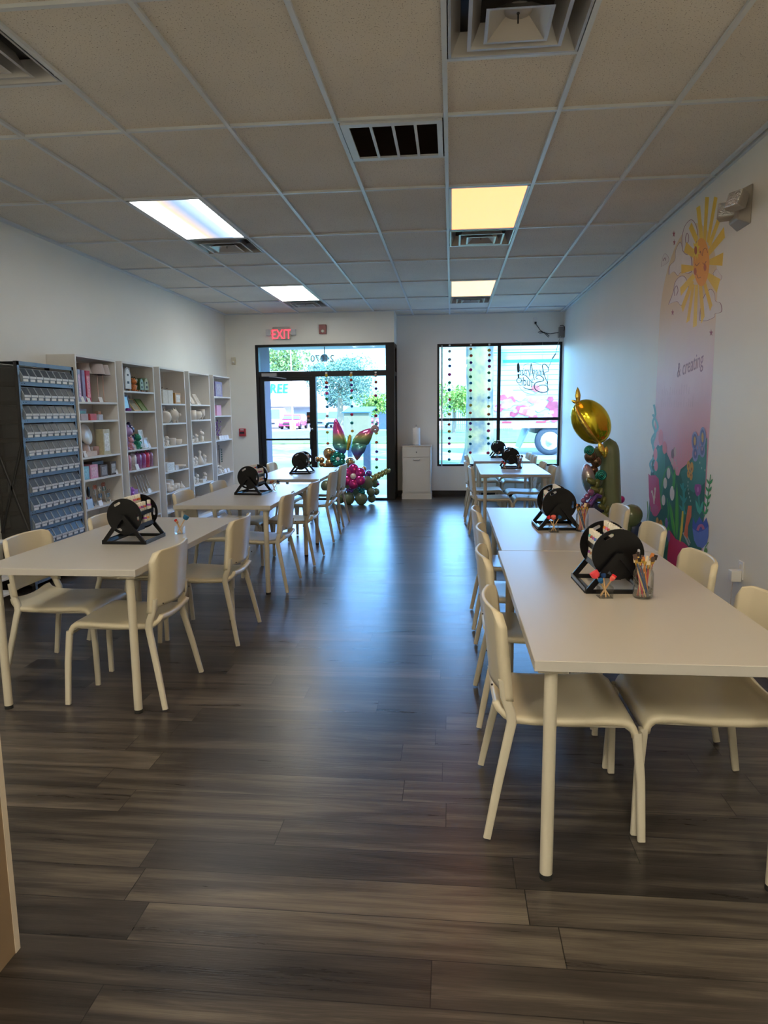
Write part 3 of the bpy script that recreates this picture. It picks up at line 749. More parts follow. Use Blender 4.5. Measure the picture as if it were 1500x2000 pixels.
# bins
m_bin = mat('clear_grey_bin', (.32, .38, .46), rough=.2, alpha=.72, spec=.8, var=0)
bw = (DY-.07)/8
def bin_proto():
    o = thing('storage_bin', '', 'storage bin'); w = bw/2-.003; d0, d1 = -.17, .035; h = .110; lip = .048
    b = MB(); q = .0022
    b.box(d0, d1, -w, w, 0, q).box(d0, d0+q, -w, w, q, h)
    for s_ in (-1, 1):
        y0, y1 = (w-q, w) if s_ > 0 else (-w, -w+q)
        P = [(d0, q), (d1, q), (d1+.008, lip), (d1-.026, h), (d0, h)]
        vs_ = [(x, y, z) for y in (y0, y1) for x, z in P]
        b.add(vs_, [(0, 1, 2, 3, 4), (9, 8, 7, 6, 5)]+[(i, i+5, (i+1) % 5+5, (i+1) % 5) for i in range(5)])
    b.add([(d1, -w, q), (d1, w, q), (d1+.010, w, lip), (d1+.010, -w, lip), (d1-q, -w, q), (d1-q, w, q), (d1+.008-q, w, lip), (d1+.008-q, -w, lip)], [(0, 1, 2, 3), (7, 6, 5, 4), (3, 2, 6, 7)])
    b.build('bin_body', m_bin, o)
    b = MB()
    for y_ in (-w+.0015, w-.0015): b.tube([(d1+.009, y_, lip), (d1-.024, y_, h), (d0, y_, h)], .0022, 4)
    b.tube([(d1-.024, -w, h), (d1-.024, w, h)], .0018, 4); b.build('rim', mat('bin_rim', (.45, .52, .60), rough=.3), o)
    MB().add([(d1+.0105, -w*.95, lip-.019), (d1+.0105, w*.95, lip-.019), (d1+.0125, w*.95, lip-.001), (d1+.0125, -w*.95, lip-.001)], [(0, 1, 2, 3)]).box(d1+.0095, d1+.011, -w*.95, w*.95, lip-.018, lip-.002).build('lip', mat('bin_lip', (.78, .80, .82), rough=.3), o)
    MB().add([(d1+.006, -w+.006, lip), (d1+.006, w-.006, lip), (d1-.024, w-.006, h-.002), (d1-.024, -w+.006, h-.002)], [(0, 1, 2, 3)]).build('drop_window', mat('smoke_window', (.045, .065, .10), rough=.38, alpha=.80, var=0, spec=.3), o)
    MB().box(d1+.004, d1+.006, -w*.72, w*.72, .004, .024).build('paper_label', m_card, o)
    return o
def contents(o, m, h):
    b = MB(); rnd = random.Random(3); w = bw/2-.008
    for i in range(26): b.ball((rnd.uniform(-.14, .018), rnd.uniform(-w, w), rnd.uniform(.008, h)), .010, n=4)
    b.build('bead_contents', m, o)['kind'] = 'stuff'
BC = [(.75, .72, .68), (.62, .58, .52), (.55, .45, .50), (.65, .18, .15), (.60, .50, .25), (.65, .30, .42), (.10, .38, .35), (.70, .12, .12), (.15, .40, .20), (.70, .55, .15), (.45, .25, .50), (.2, .3, .5)]
pro = []
for i, c in enumerate(BC):
    o = bin_proto(); contents(o, mat('beads_%d' % i, c, rough=.5, var=.3, nscale=200), .022+.003*(i % 4)); index_kids(o); pro.append([o, 0])
for i, z in enumerate(ROWS):
    for j in range(8):
        rnd = random.Random(i*8+j)
        k = rnd.choice([0, 0, 1, 2]) if i < 3 else (rnd.choice([1, 3, 4, 5, 3]) if i < 5 else rnd.choice(range(3, 12)))
        loc = (RX1-.026, RY0+.035+bw*(j+.5), z+.0005)
        lb = 'clear hopper bin, %s from left, %s shelf down of the dark steel rack' % (ORD[j], ORD[i])
        if not pro[k][1]:
            pro[k][1] = 1; o = pro[k][0]; o['label'] = lb; o.location = loc; o['group'] = 'clear bins on the steel rack'
        else: dup(pro[k][0], lb, loc, 0, 'clear bins on the steel rack')
for k, u_ in pro:
    if not u_:
        for ch in KID[k.name]: bpy.data.objects.remove(ch)
        bpy.data.objects.remove(k)

# ------------------------------------------------------------------ white bookcases
UY = [6.175, 7.09, 8.035, 8.96, 9.905]; UW = .78; SXF, SXB = -3.45, -3.728; UH = 2.02
SZ = [[1.588, 1.413, 1.065, .851, .571, .30], [1.715, 1.502, 1.081, .858, .567, .30], [1.591, 1.352, 1.071, .760, .503, .27], [1.587, 1.380, 1.070, .754, .503, .27], [1.712, 1.431, 1.069, .562, .30]]
BL = ['white bookcase directly beside the dark bin rack', 'second white bookcase from the bin rack, with plush colours', 'middle white bookcase holding piggy bank and round jar', 'fourth white bookcase, with leaning plates on top shelf', 'white bookcase closest to the street door']
for k in range(5):
    t = thing('bookcase', BL[k], 'bookcase', (SXB, UY[k], 0), 0, 'white bookcases along the left wall'); D = SXF-SXB
    for y in (0, UW-.018): MB().box(0, D, y, y+.018, 0, UH).build('side_panel', m_shelf, t)
    MB().box(0, D, .018, UW-.018, UH-.02, UH).build('top_panel', m_shelf, t)
    MB().box(0, .004, .018, UW-.018, .05, UH-.02).build('back_panel', m_shelf, t)
    MB().box(0, D-.015, .018, UW-.018, 0, .05).build('plinth', m_shelf, t)
    for z in SZ[k]: MB().box(.004, D-.002, .018, UW-.018, z-.018, z).build('shelf', m_shelf, t)
def P(u, s_, f, back=0):
    a = (.03, .06, .12, .16, .20)[u]; f = a+(1-a)*f if f < .9 else f
    return (SXF-.02-back, UY[u]+.02+f*(UW-.04), SZ[u][s_]+.0005)
GRP = 'wares on the white bookcases'
def carton(u, s_, f, w, d, h, col, label, name='gift_box', back=0, cat='box', face=None, lid=None, rough=.5, leg=None):
    p = P(u, s_, f, back); o = thing(name, label, cat, (p[0]-d/2, p[1], p[2]), 0, GRP)
    nm = 'carton_%s_%02d%02d%02d' % (name, int(col[0]*99), int(col[1]*99), int(col[2]*99))
    MB().box(-d/2, d/2, -w/2, w/2, 0, h).build('box_body', mat(nm, col, rough=rough, var=.08, nscale=30), o, bevel=.0015, seg=1)
    if face: MB().box(d/2, d/2+.001, -w*.36, w*.36, h*.14, h*.84).build('front_print', mat('print_%02d%02d%02d' % tuple(int(c*99) for c in face), face, rough=.4, var=.3, nscale=60), o)
    if lid: MB().box(-d/2-.001, d/2+.001, -w/2-.001, w/2+.001, h*.80, h+.002).build('lid', mat('lid_%02d%02d%02d' % tuple(int(c*99) for c in lid), lid), o)
    return o
def pcard(u, s_, f, label, w=.055, h=.05, back=-.012, col=None):
    p = P(u, s_, f, back); o = thing('price_card', label, 'price card', (p[0], p[1], p[2]), 0, 'price cards on the bookcase shelves')
    b = MB().add([(.0, -w/2, 0), (.0, w/2, 0), (-.016, w/2, h), (-.016, -w/2, h), (-.001, -w/2, 0), (-.001, w/2, 0), (-.017, w/2, h), (-.017, -w/2, h)], [(0, 1, 2, 3), (7, 6, 5, 4), (0, 4, 5, 1), (2, 6, 7, 3)])
    b.box(-.034, -.001, -w*.3, w*.3, 0, .0015); b.build('card_panel', mat('blue_card', (.45, .60, .78)) if col else m_card, o)
    return o
def turned(u, s_, f, prof, col, label, name, cat, back=.05, m=None, extra=None, sy=1, rough=.6):
    p = P(u, s_, f, back); o = thing(name, label, cat, p, 0, GRP)
    mm = m or mat('turned_%02d%02d%02d' % tuple(int(c*99) for c in col), col, rough=rough)
    MB().lathe([(1e-5, 0)]+prof, 20, sx=1, sy=sy).build('vessel' if cat in ('jar', 'vase', 'pot', 'bowl', 'cup') else 'body', mm, o)
    if extra: extra(o, mm)
    return o
def figure(u, s_, f, h, col, label, ears='round', name='figurine', back=.06, m=None, wide=1.0, snout=True):
    p = P(u, s_, f, back); o = thing(name, label, 'figurine', p, 0, GRP); mm = m or (m_bisque if col is None else mat('fig_%02d%02d%02d' % tuple(int(c*99) for c in col), col, rough=.3, coat=.4))
    b = MB().ball((0, 0, h*.27), h*.27, sc=(.8, .85*wide, 1), n=10)
    b.ball((.02*h/.1*.3, 0, h*.66), h*.2, sc=(.95, 1.05, .9), n=10)
    for s__ in (-1, 1):
        b.ball((h*.10, s__*h*.18*wide, h*.07), h*.085, sc=(1.4, .8, .75), n=6)
        b.ball((h*.12, s__*h*.21, h*.38), h*.075, sc=(.9, .8, 1.3), n=6)
    b.build('body', mm, o)
    for s__ in (-1, 1):
        if ears == 'round': MB().ball((0, s__*h*.15, h*.84), h*.075, n=6).build('ear', mm, o)
        elif ears == 'long': MB().ball((0, s__*h*.08, h*.93), h*.06, sc=(.6, .8, 2.2), n=6).build('ear', mm, o)
        elif ears == 'horn': MB().lathe([(h*.05, h*.78), (1e-5, h*1.02)], 8, o=(0, s__*h*.12, 0)).build('ear', mm, o)
    if snout: MB().ball((h*.20, 0, h*.62), h*.07, n=6).build('snout', mm, o)
    return o
def lean(u, s_, f, w, h, col, face, label, name='picture_frame', back=.02, tilt=.45, cat='frame', rz=0, th=.012):
    p = P(u, s_, f, back); o = thing(name, label, cat, (p[0]-math.sin(tilt)*h, p[1], p[2]), rz, GRP)
    R = Matrix.Translation((math.sin(tilt)*h, 0, 0)) @ Matrix.Rotation(-tilt, 4, 'Y')
    mf = mat('frame_%02d%02d%02d' % tuple(int(c*99) for c in col), col, rough=.5, var=.1)
    b = MB()
    for x in ((-w/2, -w/2+.016, 0, h), (w/2-.016, w/2, 0, h), (-w/2+.016, w/2-.016, 0, .016), (-w/2+.016, w/2-.016, h-.016, h)): b.box(-th, 0, x[0], x[1], x[2], x[3], 0, R)
    b.build('frame_border', mf, o)
    MB().box(-th*.8, -th*.35, -w/2+.016, w/2-.016, .016, h-.016, 0, R).build('frame_face', mat('face_%02d%02d%02d' % tuple(int(c*99) for c in face), face, rough=.25, var=.15, nscale=30), o)
    return o
# bookcase one
for q, (f, bk, c) in enumerate(((.50, .13, 'back'), (.66, .05, 'middle, widest'), (.87, .07, 'right'))):
    p = P(0, 0, f, bk); o = thing('table_lamp', 'slim table lamp with grey cone shade, %s one of three on top shelf' % c, 'lamp', p, 0, 'three slim lamps on the top shelf')
    MB().lathe([(1e-5, 0), (.045, .001), (.045, .006), (.006, .012), (.0035, .03), (.0035, .29), (1e-5, .30)], 18).build('lamp_stem', mat('rose_gold', (.62, .42, .36), rough=.3, metal=.7), o)
    MB().lathe([(.078, .275), (.058, .375), (.056, .375), (.076, .275)], 24).build('lamp_shade', mat('grey_linen_shade', (.52, .47, .46), rough=.8, bump=.2), o)
carton(0, 0, .06, .045, .12, .30, (.45, .50, .72), 'tall iridescent blue gift box on first bookcase top shelf', face=(.75, .55, .75), rough=.15)
carton(0, 0, .17, .05, .12, .295, (.30, .25, .45), 'tall violet gift box left of the red one, first bookcase', rough=.15)
carton(0, 0, .285, .075, .11, .295, (.62, .06, .13), 'tall glossy red gift box beside the slim lamps', face=(.75, .25, .30), rough=.12)
pcard(0, 0, .10, 'white price card before the tall violet box'); pcard(0, 0, .25, 'white price card before the tall red box'); pcard(0, 0, .58, 'white price card before the slim lamps', w=.07)
carton(0, 1, .13, .13, .10, .062, (.50, .40, .42), 'grey pink flat box under a price card, second shelf')
o = pcard(0, 1, .10, 'white price card standing behind the grey pink box', back=.115, h=.12); carton(0, 1, .08, .05, .03, .10, (.5, .1, .16), 'dark red upright box at left of second shelf', back=.16)
carton(0, 1, .36, .12, .09, .062, (.62, .10, .11), 'low bright red box on second shelf of first bookcase')
carton(0, 1, .38, .14, .05, .11, (.45, .60, .80), 'holographic blue box behind the low red box', back=.115, face=(.25, .75, .75), rough=.1)
carton(0, 1, .56, .085, .06, .055, (.62, .70, .85), 'small holographic box right of the red box', rough=.1)
carton(0, 1, .80, .06, .04, .09, (.55, .40, .30), 'small copper toned box alone at right of second shelf', back=.10, face=(.75, .35, .22))
p = P(0, 2, .22, .06); o = thing('makeup_mirror', 'round cream mirror on a stem stand, third shelf', 'mirror', p, 0, GRP)
MB().lathe([(.055, 0), (.06, .01), (.045, .10), (.02, .13)], 20).build('stand', mat('blush_plastic', (.55, .43, .40), rough=.4), o)
MB().lathe([(1e-5, -.012), (.098, -.010), (.105, 0), (.098, .010), (1e-5, .004)], 28, mt=Matrix.Translation((.02, 0, .215)) @ Matrix.Rotation(PI/2-.25, 4, 'Y')).build('mirror_disc', mat('pearl_mirror', (.72, .67, .60), rough=.2), o)
carton(0, 2, .42, .13, .05, .235, (.015, .012, .012), 'black rounded upright case behind the small pots', name='black_case', back=.13)
for q, f in enumerate((.36, .53)):
    turned(0, 2, f, [(.034, 0), (.036, .085), (.032, .088), (1e-5, .088)], [(.33, .28, .26), (.52, .34, .32)][q], ['grey brown small pot before the black case', 'dusty pink small pot before the black case'][q], 'small_pot', 'pot', back=.07)
carton(0, 2, .68, .135, .08, .255, (.62, .58, .40), 'tall pale gold box with window on third shelf', face=(.85, .82, .74), rough=.2)
carton(0, 2, .24, .20, .06, .050, (.66, .52, .44), 'long flat beige box in front of round mirror', back=-.005)
pcard(0, 2, .07, 'white price card left of the flat beige box', h=.06)
carton(0, 3, .07, .11, .13, .125, (.22, .52, .68), 'light blue box, left end of the fourth shelf', face=(.3, .62, .75))
carton(0, 3, .28, .145, .13, .132, (.72, .32, .48), 'pink box with paler squares on fourth shelf', face=(.80, .48, .60))
carton(0, 3, .55, .14, .12, .115, (.16, .13, .13), 'clear case of dark pieces right of the pink box', face=(.30, .25, .24), rough=.2)
carton(0, 3, .52, .22, .10, .035, (.05, .04, .04), 'dark flat pack lying on top of the clear case', back=.05).location.z += .118
carton(0, 3, .82, .12, .09, .135, (.12, .11, .11), 'black and silver foil bag at right of fourth shelf', name='foil_bag', cat='bag', face=(.45, .42, .40), rough=.12)
pcard(0, 3, .90, 'white price card before the foil bag', w=.045)
for q, (f, c) in enumerate(((.10, (.03, .02, .02)), (.22, (.55, .12, .32)), (.34, (.03, .02, .03)))):
    p = P(0, 4, f, .05); o = thing('hair_brush', '%s hair brush leaning on the fifth shelf' % ['short black', 'pink handled', 'tall dark'][q], 'hair brush', p, 0, GRP)
    R = Matrix.Rotation(-.35, 4, 'Y')
    MB().tube([R @ Vector((0, 0, 0)), R @ Vector((0, 0, .10))], .008, 8).build('handle', mat('brush_h%d' % q, c, rough=.3), o)
    MB().ball(R @ Vector((0, 0, .15)), .032, sc=(.35, .9, 1.7), n=10).build('bristle_head', m_black, o)
rnd = random.Random(4)
SC = [('orange', (.70, .16, .05)), ('white', (.80, .78, .74)), ('white', (.80, .78, .74)), ('blue', (.08, .22, .45)), ('rust', (.45, .10, .05)), ('teal', (.05, .25, .28)), ('light blue', (.25, .45, .65)), ('grey', (.4, .4, .42))]
for q, (cn, c) in enumerate(SC):
    f = .46+.062*q; hgt = [.16, .10, .14, .06, .17, .12, .05, .09][q]
    p = P(0, 4, f, .06+.02*(q % 2)); o = thing('craft_scissors', '%s handled craft scissors, %s of those leaning on the fifth shelf' % (cn, ORD[q]), 'scissors', p, 0, 'craft scissors on the fifth shelf')
    for s__ in (-1, 1):
        MB().tube([(0, s__*.003, 0), (-.02, -s__*.004, hgt)], .003, 5).build('blade', m_chrome, o)
        MB().tube([(-.02+.0*k, s__*.017+.015*math.cos(a), hgt+.016+.019*math.sin(a)) for k, a in enumerate([2*PI*i/10 for i in range(10)])], .0042, 6, closed=True).build('finger_ring', mat('ring_'+cn.replace(' ', '_'), c, rough=.35), o)
pcard(0, 4, .10, 'pale blue card standing before the hair brushes', w=.11, h=.09, col=1); pcard(0, 4, .38, 'white price card before the craft scissors', w=.07)
# bookcase two
def house(f, w, h, col, face, label):
    p = P(1, 0, f, .02); o = thing('toy_house', label, 'toy house', (p[0]-.05, p[1], p[2]), 0, GRP)
    b = MB(); d = .05; z0 = .022
    prof = [(-w/2, z0), (w/2, z0), (w/2, h*.68), (w*.28, h*.92), (0, h), (-w*.28, h*.92), (-w/2, h*.68)]
    b.plate([prof], frame_T((-d, 0, 0), (0, 1, 0), (0, 0, 1)), 2*d); b.build('house_body', mat('house_%02d' % int(col[1]*99), col, rough=.4), o)
    MB().plate([[(x*.8, z0+(z-z0)*.9+.005) for x, z in prof]], frame_T((d, 0, 0), (0, 1, 0), (0, 0, 1)), .002).build('house_front', mat('house_face_%02d' % int(face[1]*99), face, rough=.4), o)
    MB().cbox((d+.003, 0, h*.35), (.002, w*.3, .025)).cbox((d+.003, 0, h*.66), (.002, w*.24, .02)).build('printed_window', m_dk, o)
    for sx_ in (-.03, .03):
        for sy_ in (-w*.4, w*.4): MB().cbox((sx_, sy_, .011), (.016, .016, .022)).build('leg', mat('house_leg', (.45, .28, .16)), o)
house(.20, .15, .26, (.42, .39, .37), (.80, .78, .74), 'grey toy house with arched white front on legs')
figure(1, 0, .41, .16, (.62, .20, .05), 'orange figurine right of the grey toy house', back=.03)
figure(1, 0, .58, .185, (.03, .06, .02), 'dark green figurine behind the green gift houses', ears='round', back=.08)
house(.68, .10, .15, (.06, .12, .04), (.30, .42, .28), 'dark green toy house with round emblem'); house(.86, .12, .16, (.20, .28, .14), (.40, .46, .32), 'light green toy house, right end of top shelf')
lean(1, 1, .14, .14, .17, (.06, .03, .10), (.35, .62, .75), 'dark purple framed mirror with painted bright reflection, second bookcase', tilt=.15, cat='mirror', name='framed_mirror')  # pale blue face colour paints in the mirror's bright reflection
lean(1, 1, .50, .17, .165, (.45, .30, .14), (.30, .30, .22), 'wooden frame leaning back on second shelf', tilt=.6); lean(1, 1, .78, .14, .165, (.10, .20, .06), (.22, .32, .14), 'green frame leaning beside the wooden one', tilt=.6)
turned(1, 1, .10, [(.03, 0), (.03, .025), (.02, .03), (1e-5, .03)], (.22, .05, .30), 'purple low cup before the framed mirror', 'low_cup', 'cup', back=.0, rough=.2)
figure(1, 2, .10, .30, (.42, .30, .62), 'lilac glossy figurine with tall body, third shelf', ears='round', back=.05)
figure(1, 2, .32, .33, (.015, .02, .13), 'large navy bear figurine on third shelf', back=.11)
figure(1, 2, .08, .16, (.65, .30, .38), 'small pink bear figurine in front of the lilac one', back=.0)
figure(1, 2, .33, .19, (.02, .30, .18), 'glossy emerald bear figurine before the navy bear', back=.0)
lean(1, 2, .60, .11, .21, (.72, .76, .78), (.66, .72, .74), 'white panel frame standing right of the bears', tilt=.12)
lean(1, 2, .77, .13, .12, (.60, .62, .60), (.55, .54, .50), 'clear picture stand at right of third shelf', tilt=.25)
pcard(1, 2, .25, 'white price card before the emerald bear', w=.09, h=.055); pcard(1, 2, .62, 'white price card before the white panel frame', w=.06); pcard(1, 2, .76, 'white price card before the clear picture stand', w=.06)
for q, (f, c, cn) in enumerate(((.09, (.66, .30, .40), 'pink'), (.27, (.72, .72, .74), 'white'), (.45, (.35, .14, .42), 'violet'), (.61, (.42, .12, .40), 'plum'), (.76, (.70, .06, .16), 'red'), (.89, (.40, .22, .42), 'mauve'))):
    p = P(1, 3, f, .05); o = thing('wrapped_tumbler', '%s tumbler in shiny wrap on the fourth shelf' % cn, 'tumbler', p, 0, 'wrapped tumblers on the fourth shelf')
    MB().lathe([(1e-5, 0), (.042, .001), (.046, .13), (.040, .16), (.012, .175), (1e-5, .176)], 18).build('tumbler_body', mat('tumbler_'+cn, c, rough=.22, var=.25, nscale=40, coat=.5), o)
    MB().tube([(0, 0, .17), (.006, .004, .20)], .008, 6).build('wrap_tie', mat('tumbler_'+cn, c), o)
pcard(1, 3, .27, 'white price card before the white tumbler', w=.08, h=.06)
figure(1, 4, .10, .12, (.38, .12, .55), 'purple figurine on the fifth shelf of bookcase two', back=.02)
carton(1, 4, .25, .13, .06, .07, (.50, .28, .52), 'pink purple low box right of the purple figurine', back=.03, rough=.2)
for q in range(5):
    f = .44+.10*q; p = P(1, 4, f, .03); o = thing('glass_stirrer', 'clear glass stirrer leaning on shelf, %s of five' % ORD[q], 'stirrer', p, 0, 'clear glass stirrers on the fifth shelf')
    MB().tube([(0, 0, .004), (-.08, .03-.06*0, .20)], .006, 8).build('rod', mat('pale_glass_rod', (.62, .70, .72), rough=.1, alpha=.6), o)
    MB().ball((0, 0, .012), .011, n=8).build('bulb_end', mat('glass_bulb', (.78, .82, .84), rough=.08), o)
pcard(1, 4, .66, 'white price card before the glass stirrers', w=.075, h=.05)
# bookcase three
for q, f in enumerate((.12, .36)):
    o = carton(2, 0, f, .15, .12, .165, (.66, .62, .52), ['cream gift bag with black bow, left of two', 'cream gift bag with black bow, right of two'][q], name='gift_bag', cat='bag')
    MB().add([(0, -.05, .166), (.01, -.05, .172), (0, .055, .196), (.01, .06, .19)], [(0, 1, 3, 2), (2, 3, 1, 0)]).build('bow', m_black, o)
o = carton(2, 0, .72, .18, .14, .135, (.50, .27, .08), 'orange wooden box with cream printed front', face=(.72, .64, .50), name='wooden_box')
def knob(o, mm): MB().ball((0, 0, .165), .014, n=8).build('knob', mm, o)
turned(2, 1, .20, [(.05, 0), (.075, .03), (.085, .075), (.070, .125), (.045, .142), (.02, .150), (1e-5, .152)], None or (0, 0, 0), 'round lidded bisque jar on second shelf', 'round_jar', 'jar', m=m_bisque, extra=knob)
p = P(2, 1, .60, .06); o = thing('piggy_bank', 'large round unpainted piggy bank', 'piggy bank', p, 0, GRP)
MB().ball((0, 0, .095), .085, sc=(1.05, 1.05, .95), n=14).build('body', m_bisque, o)
for sx_ in (-.045, .045):
    for sy_ in (-.045, .045): MB().lathe([(.014, 0), (.017, .04)], 8, o=(sx_, sy_, 0)).build('leg', m_bisque, o)
MB().ball((.09, .02, .10), .022, n=8).build('snout', m_bisque, o)
for sy_ in (-.03, .05): MB().lathe([(.018, .155), (1e-5, .195)], 8, o=(.03, sy_, 0)).build('ear', m_bisque, o)
figure(2, 2, .08, .13, None, 'small bisque figurine at left of third shelf'); figure(2, 2, .26, .145, None, 'bisque bust figurine, second on third shelf', wide=1.2, ears='none')
turned(2, 2, .52, [(.04, 0), (.044, .085), (.040, .09), (.036, .085), (.034, .01), (1e-5, .01)], (0, 0, 0), 'bisque mug in the middle of the third shelf', 'mug', 'cup', m=m_bisque, extra=lambda o, mm: MB().tube([(0, .042, .07), (0, .066, .062), (0, .066, .03), (0, .042, .02)], .006, 6).build('mug_handle', mm, o))
turned(2, 2, .78, [(.035, 0), (.052, .03), (.055, .065), (.05, .068), (1e-5, .02)], (0, 0, 0), 'bisque planter bowl right of the mug', 'planter_bowl', 'bowl', m=m_bisque, sy=1.3)
figure(2, 2, .92, .07, None, 'tiny bisque figurine at right end of third shelf')
carton(2, 3, .20, .22, .10, .105, (.74, .72, .68), 'open white bisque block box on fourth shelf', name='block_box', face=(.62, .60, .56)); carton(2, 3, .50, .12, .08, .06, (.74, .72, .68), 'small low bisque block box', name='block_box')
turned(2, 3, .72, [(.05, 0), (.095, .035), (.10, .05), (.09, .045), (1e-5, .012)], (0, 0, 0), 'wide bisque dish at right of the fourth shelf', 'dish', 'bowl', m=m_bisque, sy=1.2)
for q, (f, r, h, bk, l) in enumerate(((.13, .045, .11, .05, 'lidded bisque jar at left'), (.11, .04, .06, -.03+.03, 'small round bisque pot in front'), (.40, .085, .135, .12, 'stack of bisque bowls'), (.38, .035, .07, .02, 'bisque egg cup in front'), (.60, .045, .08, .05, 'bisque mug right of the bowls'), (.84, .05, .09, .05, 'bisque bell shaped ornament'))):
    prof = [(r*.6, 0), (r, h*.25), (r*.95, h*.3), (r, h*.55), (r*.93, h*.6), (r, h*.85), (r*.9, h), (1e-5, h)] if q in (0, 2) else ([(r, 0), (r*.9, h*.2), (r*.35, h*.6), (r*.15, h*.8), (r*.25, h*.9), (1e-5, h)] if q == 5 else [(r*.6, 0), (r, h*.4), (r*.9, h), (r*.8, h), (1e-5, h*.3)])
    turned(2, 4, f, prof, (0, 0, 0), l+', fifth shelf of middle bookcase', ['jar', 'pot', 'bowl_stack', 'egg_cup', 'mug', 'bell_ornament'][q], ['jar', 'pot', 'bowl', 'cup', 'cup', 'ornament'][q], m=m_bisque, back=bk)
# bookcase four
def plate_lean(f, w, h, label, tilt):
    p = P(3, 0, f, .02); o = thing('plate', label, 'plate', (p[0]-math.sin(tilt)*h, p[1], p[2]), 0, GRP)
    R = Matrix.Translation((math.sin(tilt)*h, 0, 0)) @ Matrix.Rotation(-tilt, 4, 'Y') @ Matrix.Translation((0, 0, h/2)) @ Matrix.Rotation(PI/2, 4, 'Y')
    MB().lathe([(1e-5, .004), (h*.30, .004), (h*.48, .016), (h*.5, .014), (h*.32, -.003), (1e-5, -.003)], 28, mt=R, sy=w/h).build('plate_dish', m_bisque, o)
plate_lean(.14, .16, .24, 'large oval bisque plate leaning on the top shelf', .62); plate_lean(.02+.04, .08, .12, 'small bisque plate at far left of top shelf', .5)
lean(3, 0, .52, .13, .165, (.74, .70, .64), (.70, .66, .60), 'bisque picture frame leaning beside the large plate', tilt=.5)
turned(3, 1, .16, [(.055, 0), (.055, .13), (.05, .13), (.048, .02), (1e-5, .02)], (0, 0, 0), 'tall bisque cylinder planter on second shelf', 'cylinder_planter', 'pot', m=m_bisque)
o = turned(3, 1, .46, [(.03, .012), (.062, .035), (.068, .075), (.055, .115), (.05, .115), (1e-5, .05)], (0, 0, 0), 'round bisque planter on little feet', 'round_planter', 'pot', m=m_bisque)
for a in (0, 2.1, 4.2): MB().lathe([(.008, 0), (.012, .022)], 8, o=(.035*math.cos(a), .035*math.sin(a), 0)).build('foot', m_bisque, o)
o = turned(3, 1, .76, [(.038, .055), (.042, .065), (.042, .145), (.037, .145), (1e-5, .07)], (0, 0, 0), 'bisque planter raised on thin black stand', 'stand_planter', 'pot', m=m_bisque)
for a in (.8, 2.4, 3.9, 5.5): MB().tube([(.042*math.cos(a), .042*math.sin(a), 0), (.042*math.cos(a), .042*math.sin(a), .08)], .0025, 6).build('stand_leg', m_dk, o)
turned(3, 1, .34, [(.05, 0), (.05, .15), (.045, .15), (1e-5, .02)], (0, 0, 0), 'bisque pot standing behind the round planter', 'back_planter', 'pot', m=m_bisque, back=.17)
figure(3, 2, .14, .12, None, 'bisque bunny lying at left of third shelf', ears='long', wide=1.3); figure(3, 2, .36, .13, None, 'bisque round animal in the middle, third shelf', wide=1.4)
figure(3, 2, .30, .17, None, 'bisque figurine with raised wings behind the bunny', ears='horn', back=.15); figure(3, 2, .68, .175, None, 'bisque seahorse shaped figurine at right', ears='horn', wide=.8)
figure(3, 3, .10, .14, None, 'bisque castle figurine at left, fourth shelf', ears='horn'); figure(3, 3, .26, .14, None, 'bisque cat figurine, second on the fourth shelf', ears='round')
turned(3, 3, .50, [(.07, 0), (.05, .06), (.022, .12), (.016, .15), (.024, .165), (.02, .19), (1e-5, .20)], (0, 0, 0), 'bisque gowned figurine, tallest on the fourth shelf', 'gown_figurine', 'figurine', m=m_bisque)
figure(3, 3, .80, .15, None, 'bisque dragon figurine with pointed horns', ears='horn', wide=1.2)
figure(3, 4, .10, .13, None, 'bisque owl figurine at left of fifth shelf'); figure(3, 4, .26, .16, None, 'bisque gnome figurine, tallest on fifth shelf', ears='horn')
carton(3, 4, .52, .12, .08, .045, (.72, .68, .62), 'small bisque box between the fifth shelf figurines', name='bisque_box'); figure(3, 4, .78, .145, None, 'stout bisque figurine at right of fifth shelf', wide=1.3)
# bookcase five
carton(4, 0, .22, .30, .08, .22, (.28, .24, .46), 'lilac patterned gift bag on top shelf near the door', name='gift_bag', cat='bag', face=(.45, .42, .58), rough=.2)
lean(4, 0, .40, .16, .12, (.08, .07, .04), (.20, .22, .14), 'dark leaning frame before the lilac gift bag', tilt=.5)
carton(4, 1, .16, .20, .03, .155, (.78, .38, .55), 'bright pink card pack on second shelf near the door', name='card_pack', cat='card pack')
for q, (f, h) in enumerate(((.16, .28), (.40, .30))):
    p = P(4, 2, f, .08); o = thing('beaded_tree', ['purple beaded ornament tree, left one', 'purple beaded ornament tree, right one'][q], 'ornament', p, 0, GRP)
    MB().tube([(0, 0, 0), (0, 0, h)], .004, 6).build('stem', m_dk, o); b = MB(); rnd = random.Random(q)
    for _ in range(60):
        z = rnd.uniform(.05, h); a = rnd.uniform(0, 2*PI); r = rnd.uniform(.01, .075); b.ball((r*math.cos(a)*.7, r*math.sin(a), z), rnd.uniform(.005, .010), n=4)
    b.build('beads', mat('purple_beads', (.30, .16, .42), rough=.2, var=.5, nscale=90), o)['kind'] = 'stuff'
for q in range(4): pcard(4, 2, .16+.19*q, 'white card standing in front of ornaments, %s from left' % ORD[q], w=.10, h=.06)
p = P(4, 3, .42, .08); o = thing('jewellery_stand', 'tall thin black jewellery stand with crossbar', 'jewellery stand', p, 0, GRP)
MB().lathe([(1e-5, 0), (.05, .001), (.05, .008), (.006, .012)], 16).build('base', m_dk, o); MB().tube([(0, 0, .01), (0, 0, .42)], .006, 8).build('pole', m_dk, o); MB().tube([(0, -.05, .36), (0, .14, .36)], .005, 6).build('crossbar', m_dk, o)
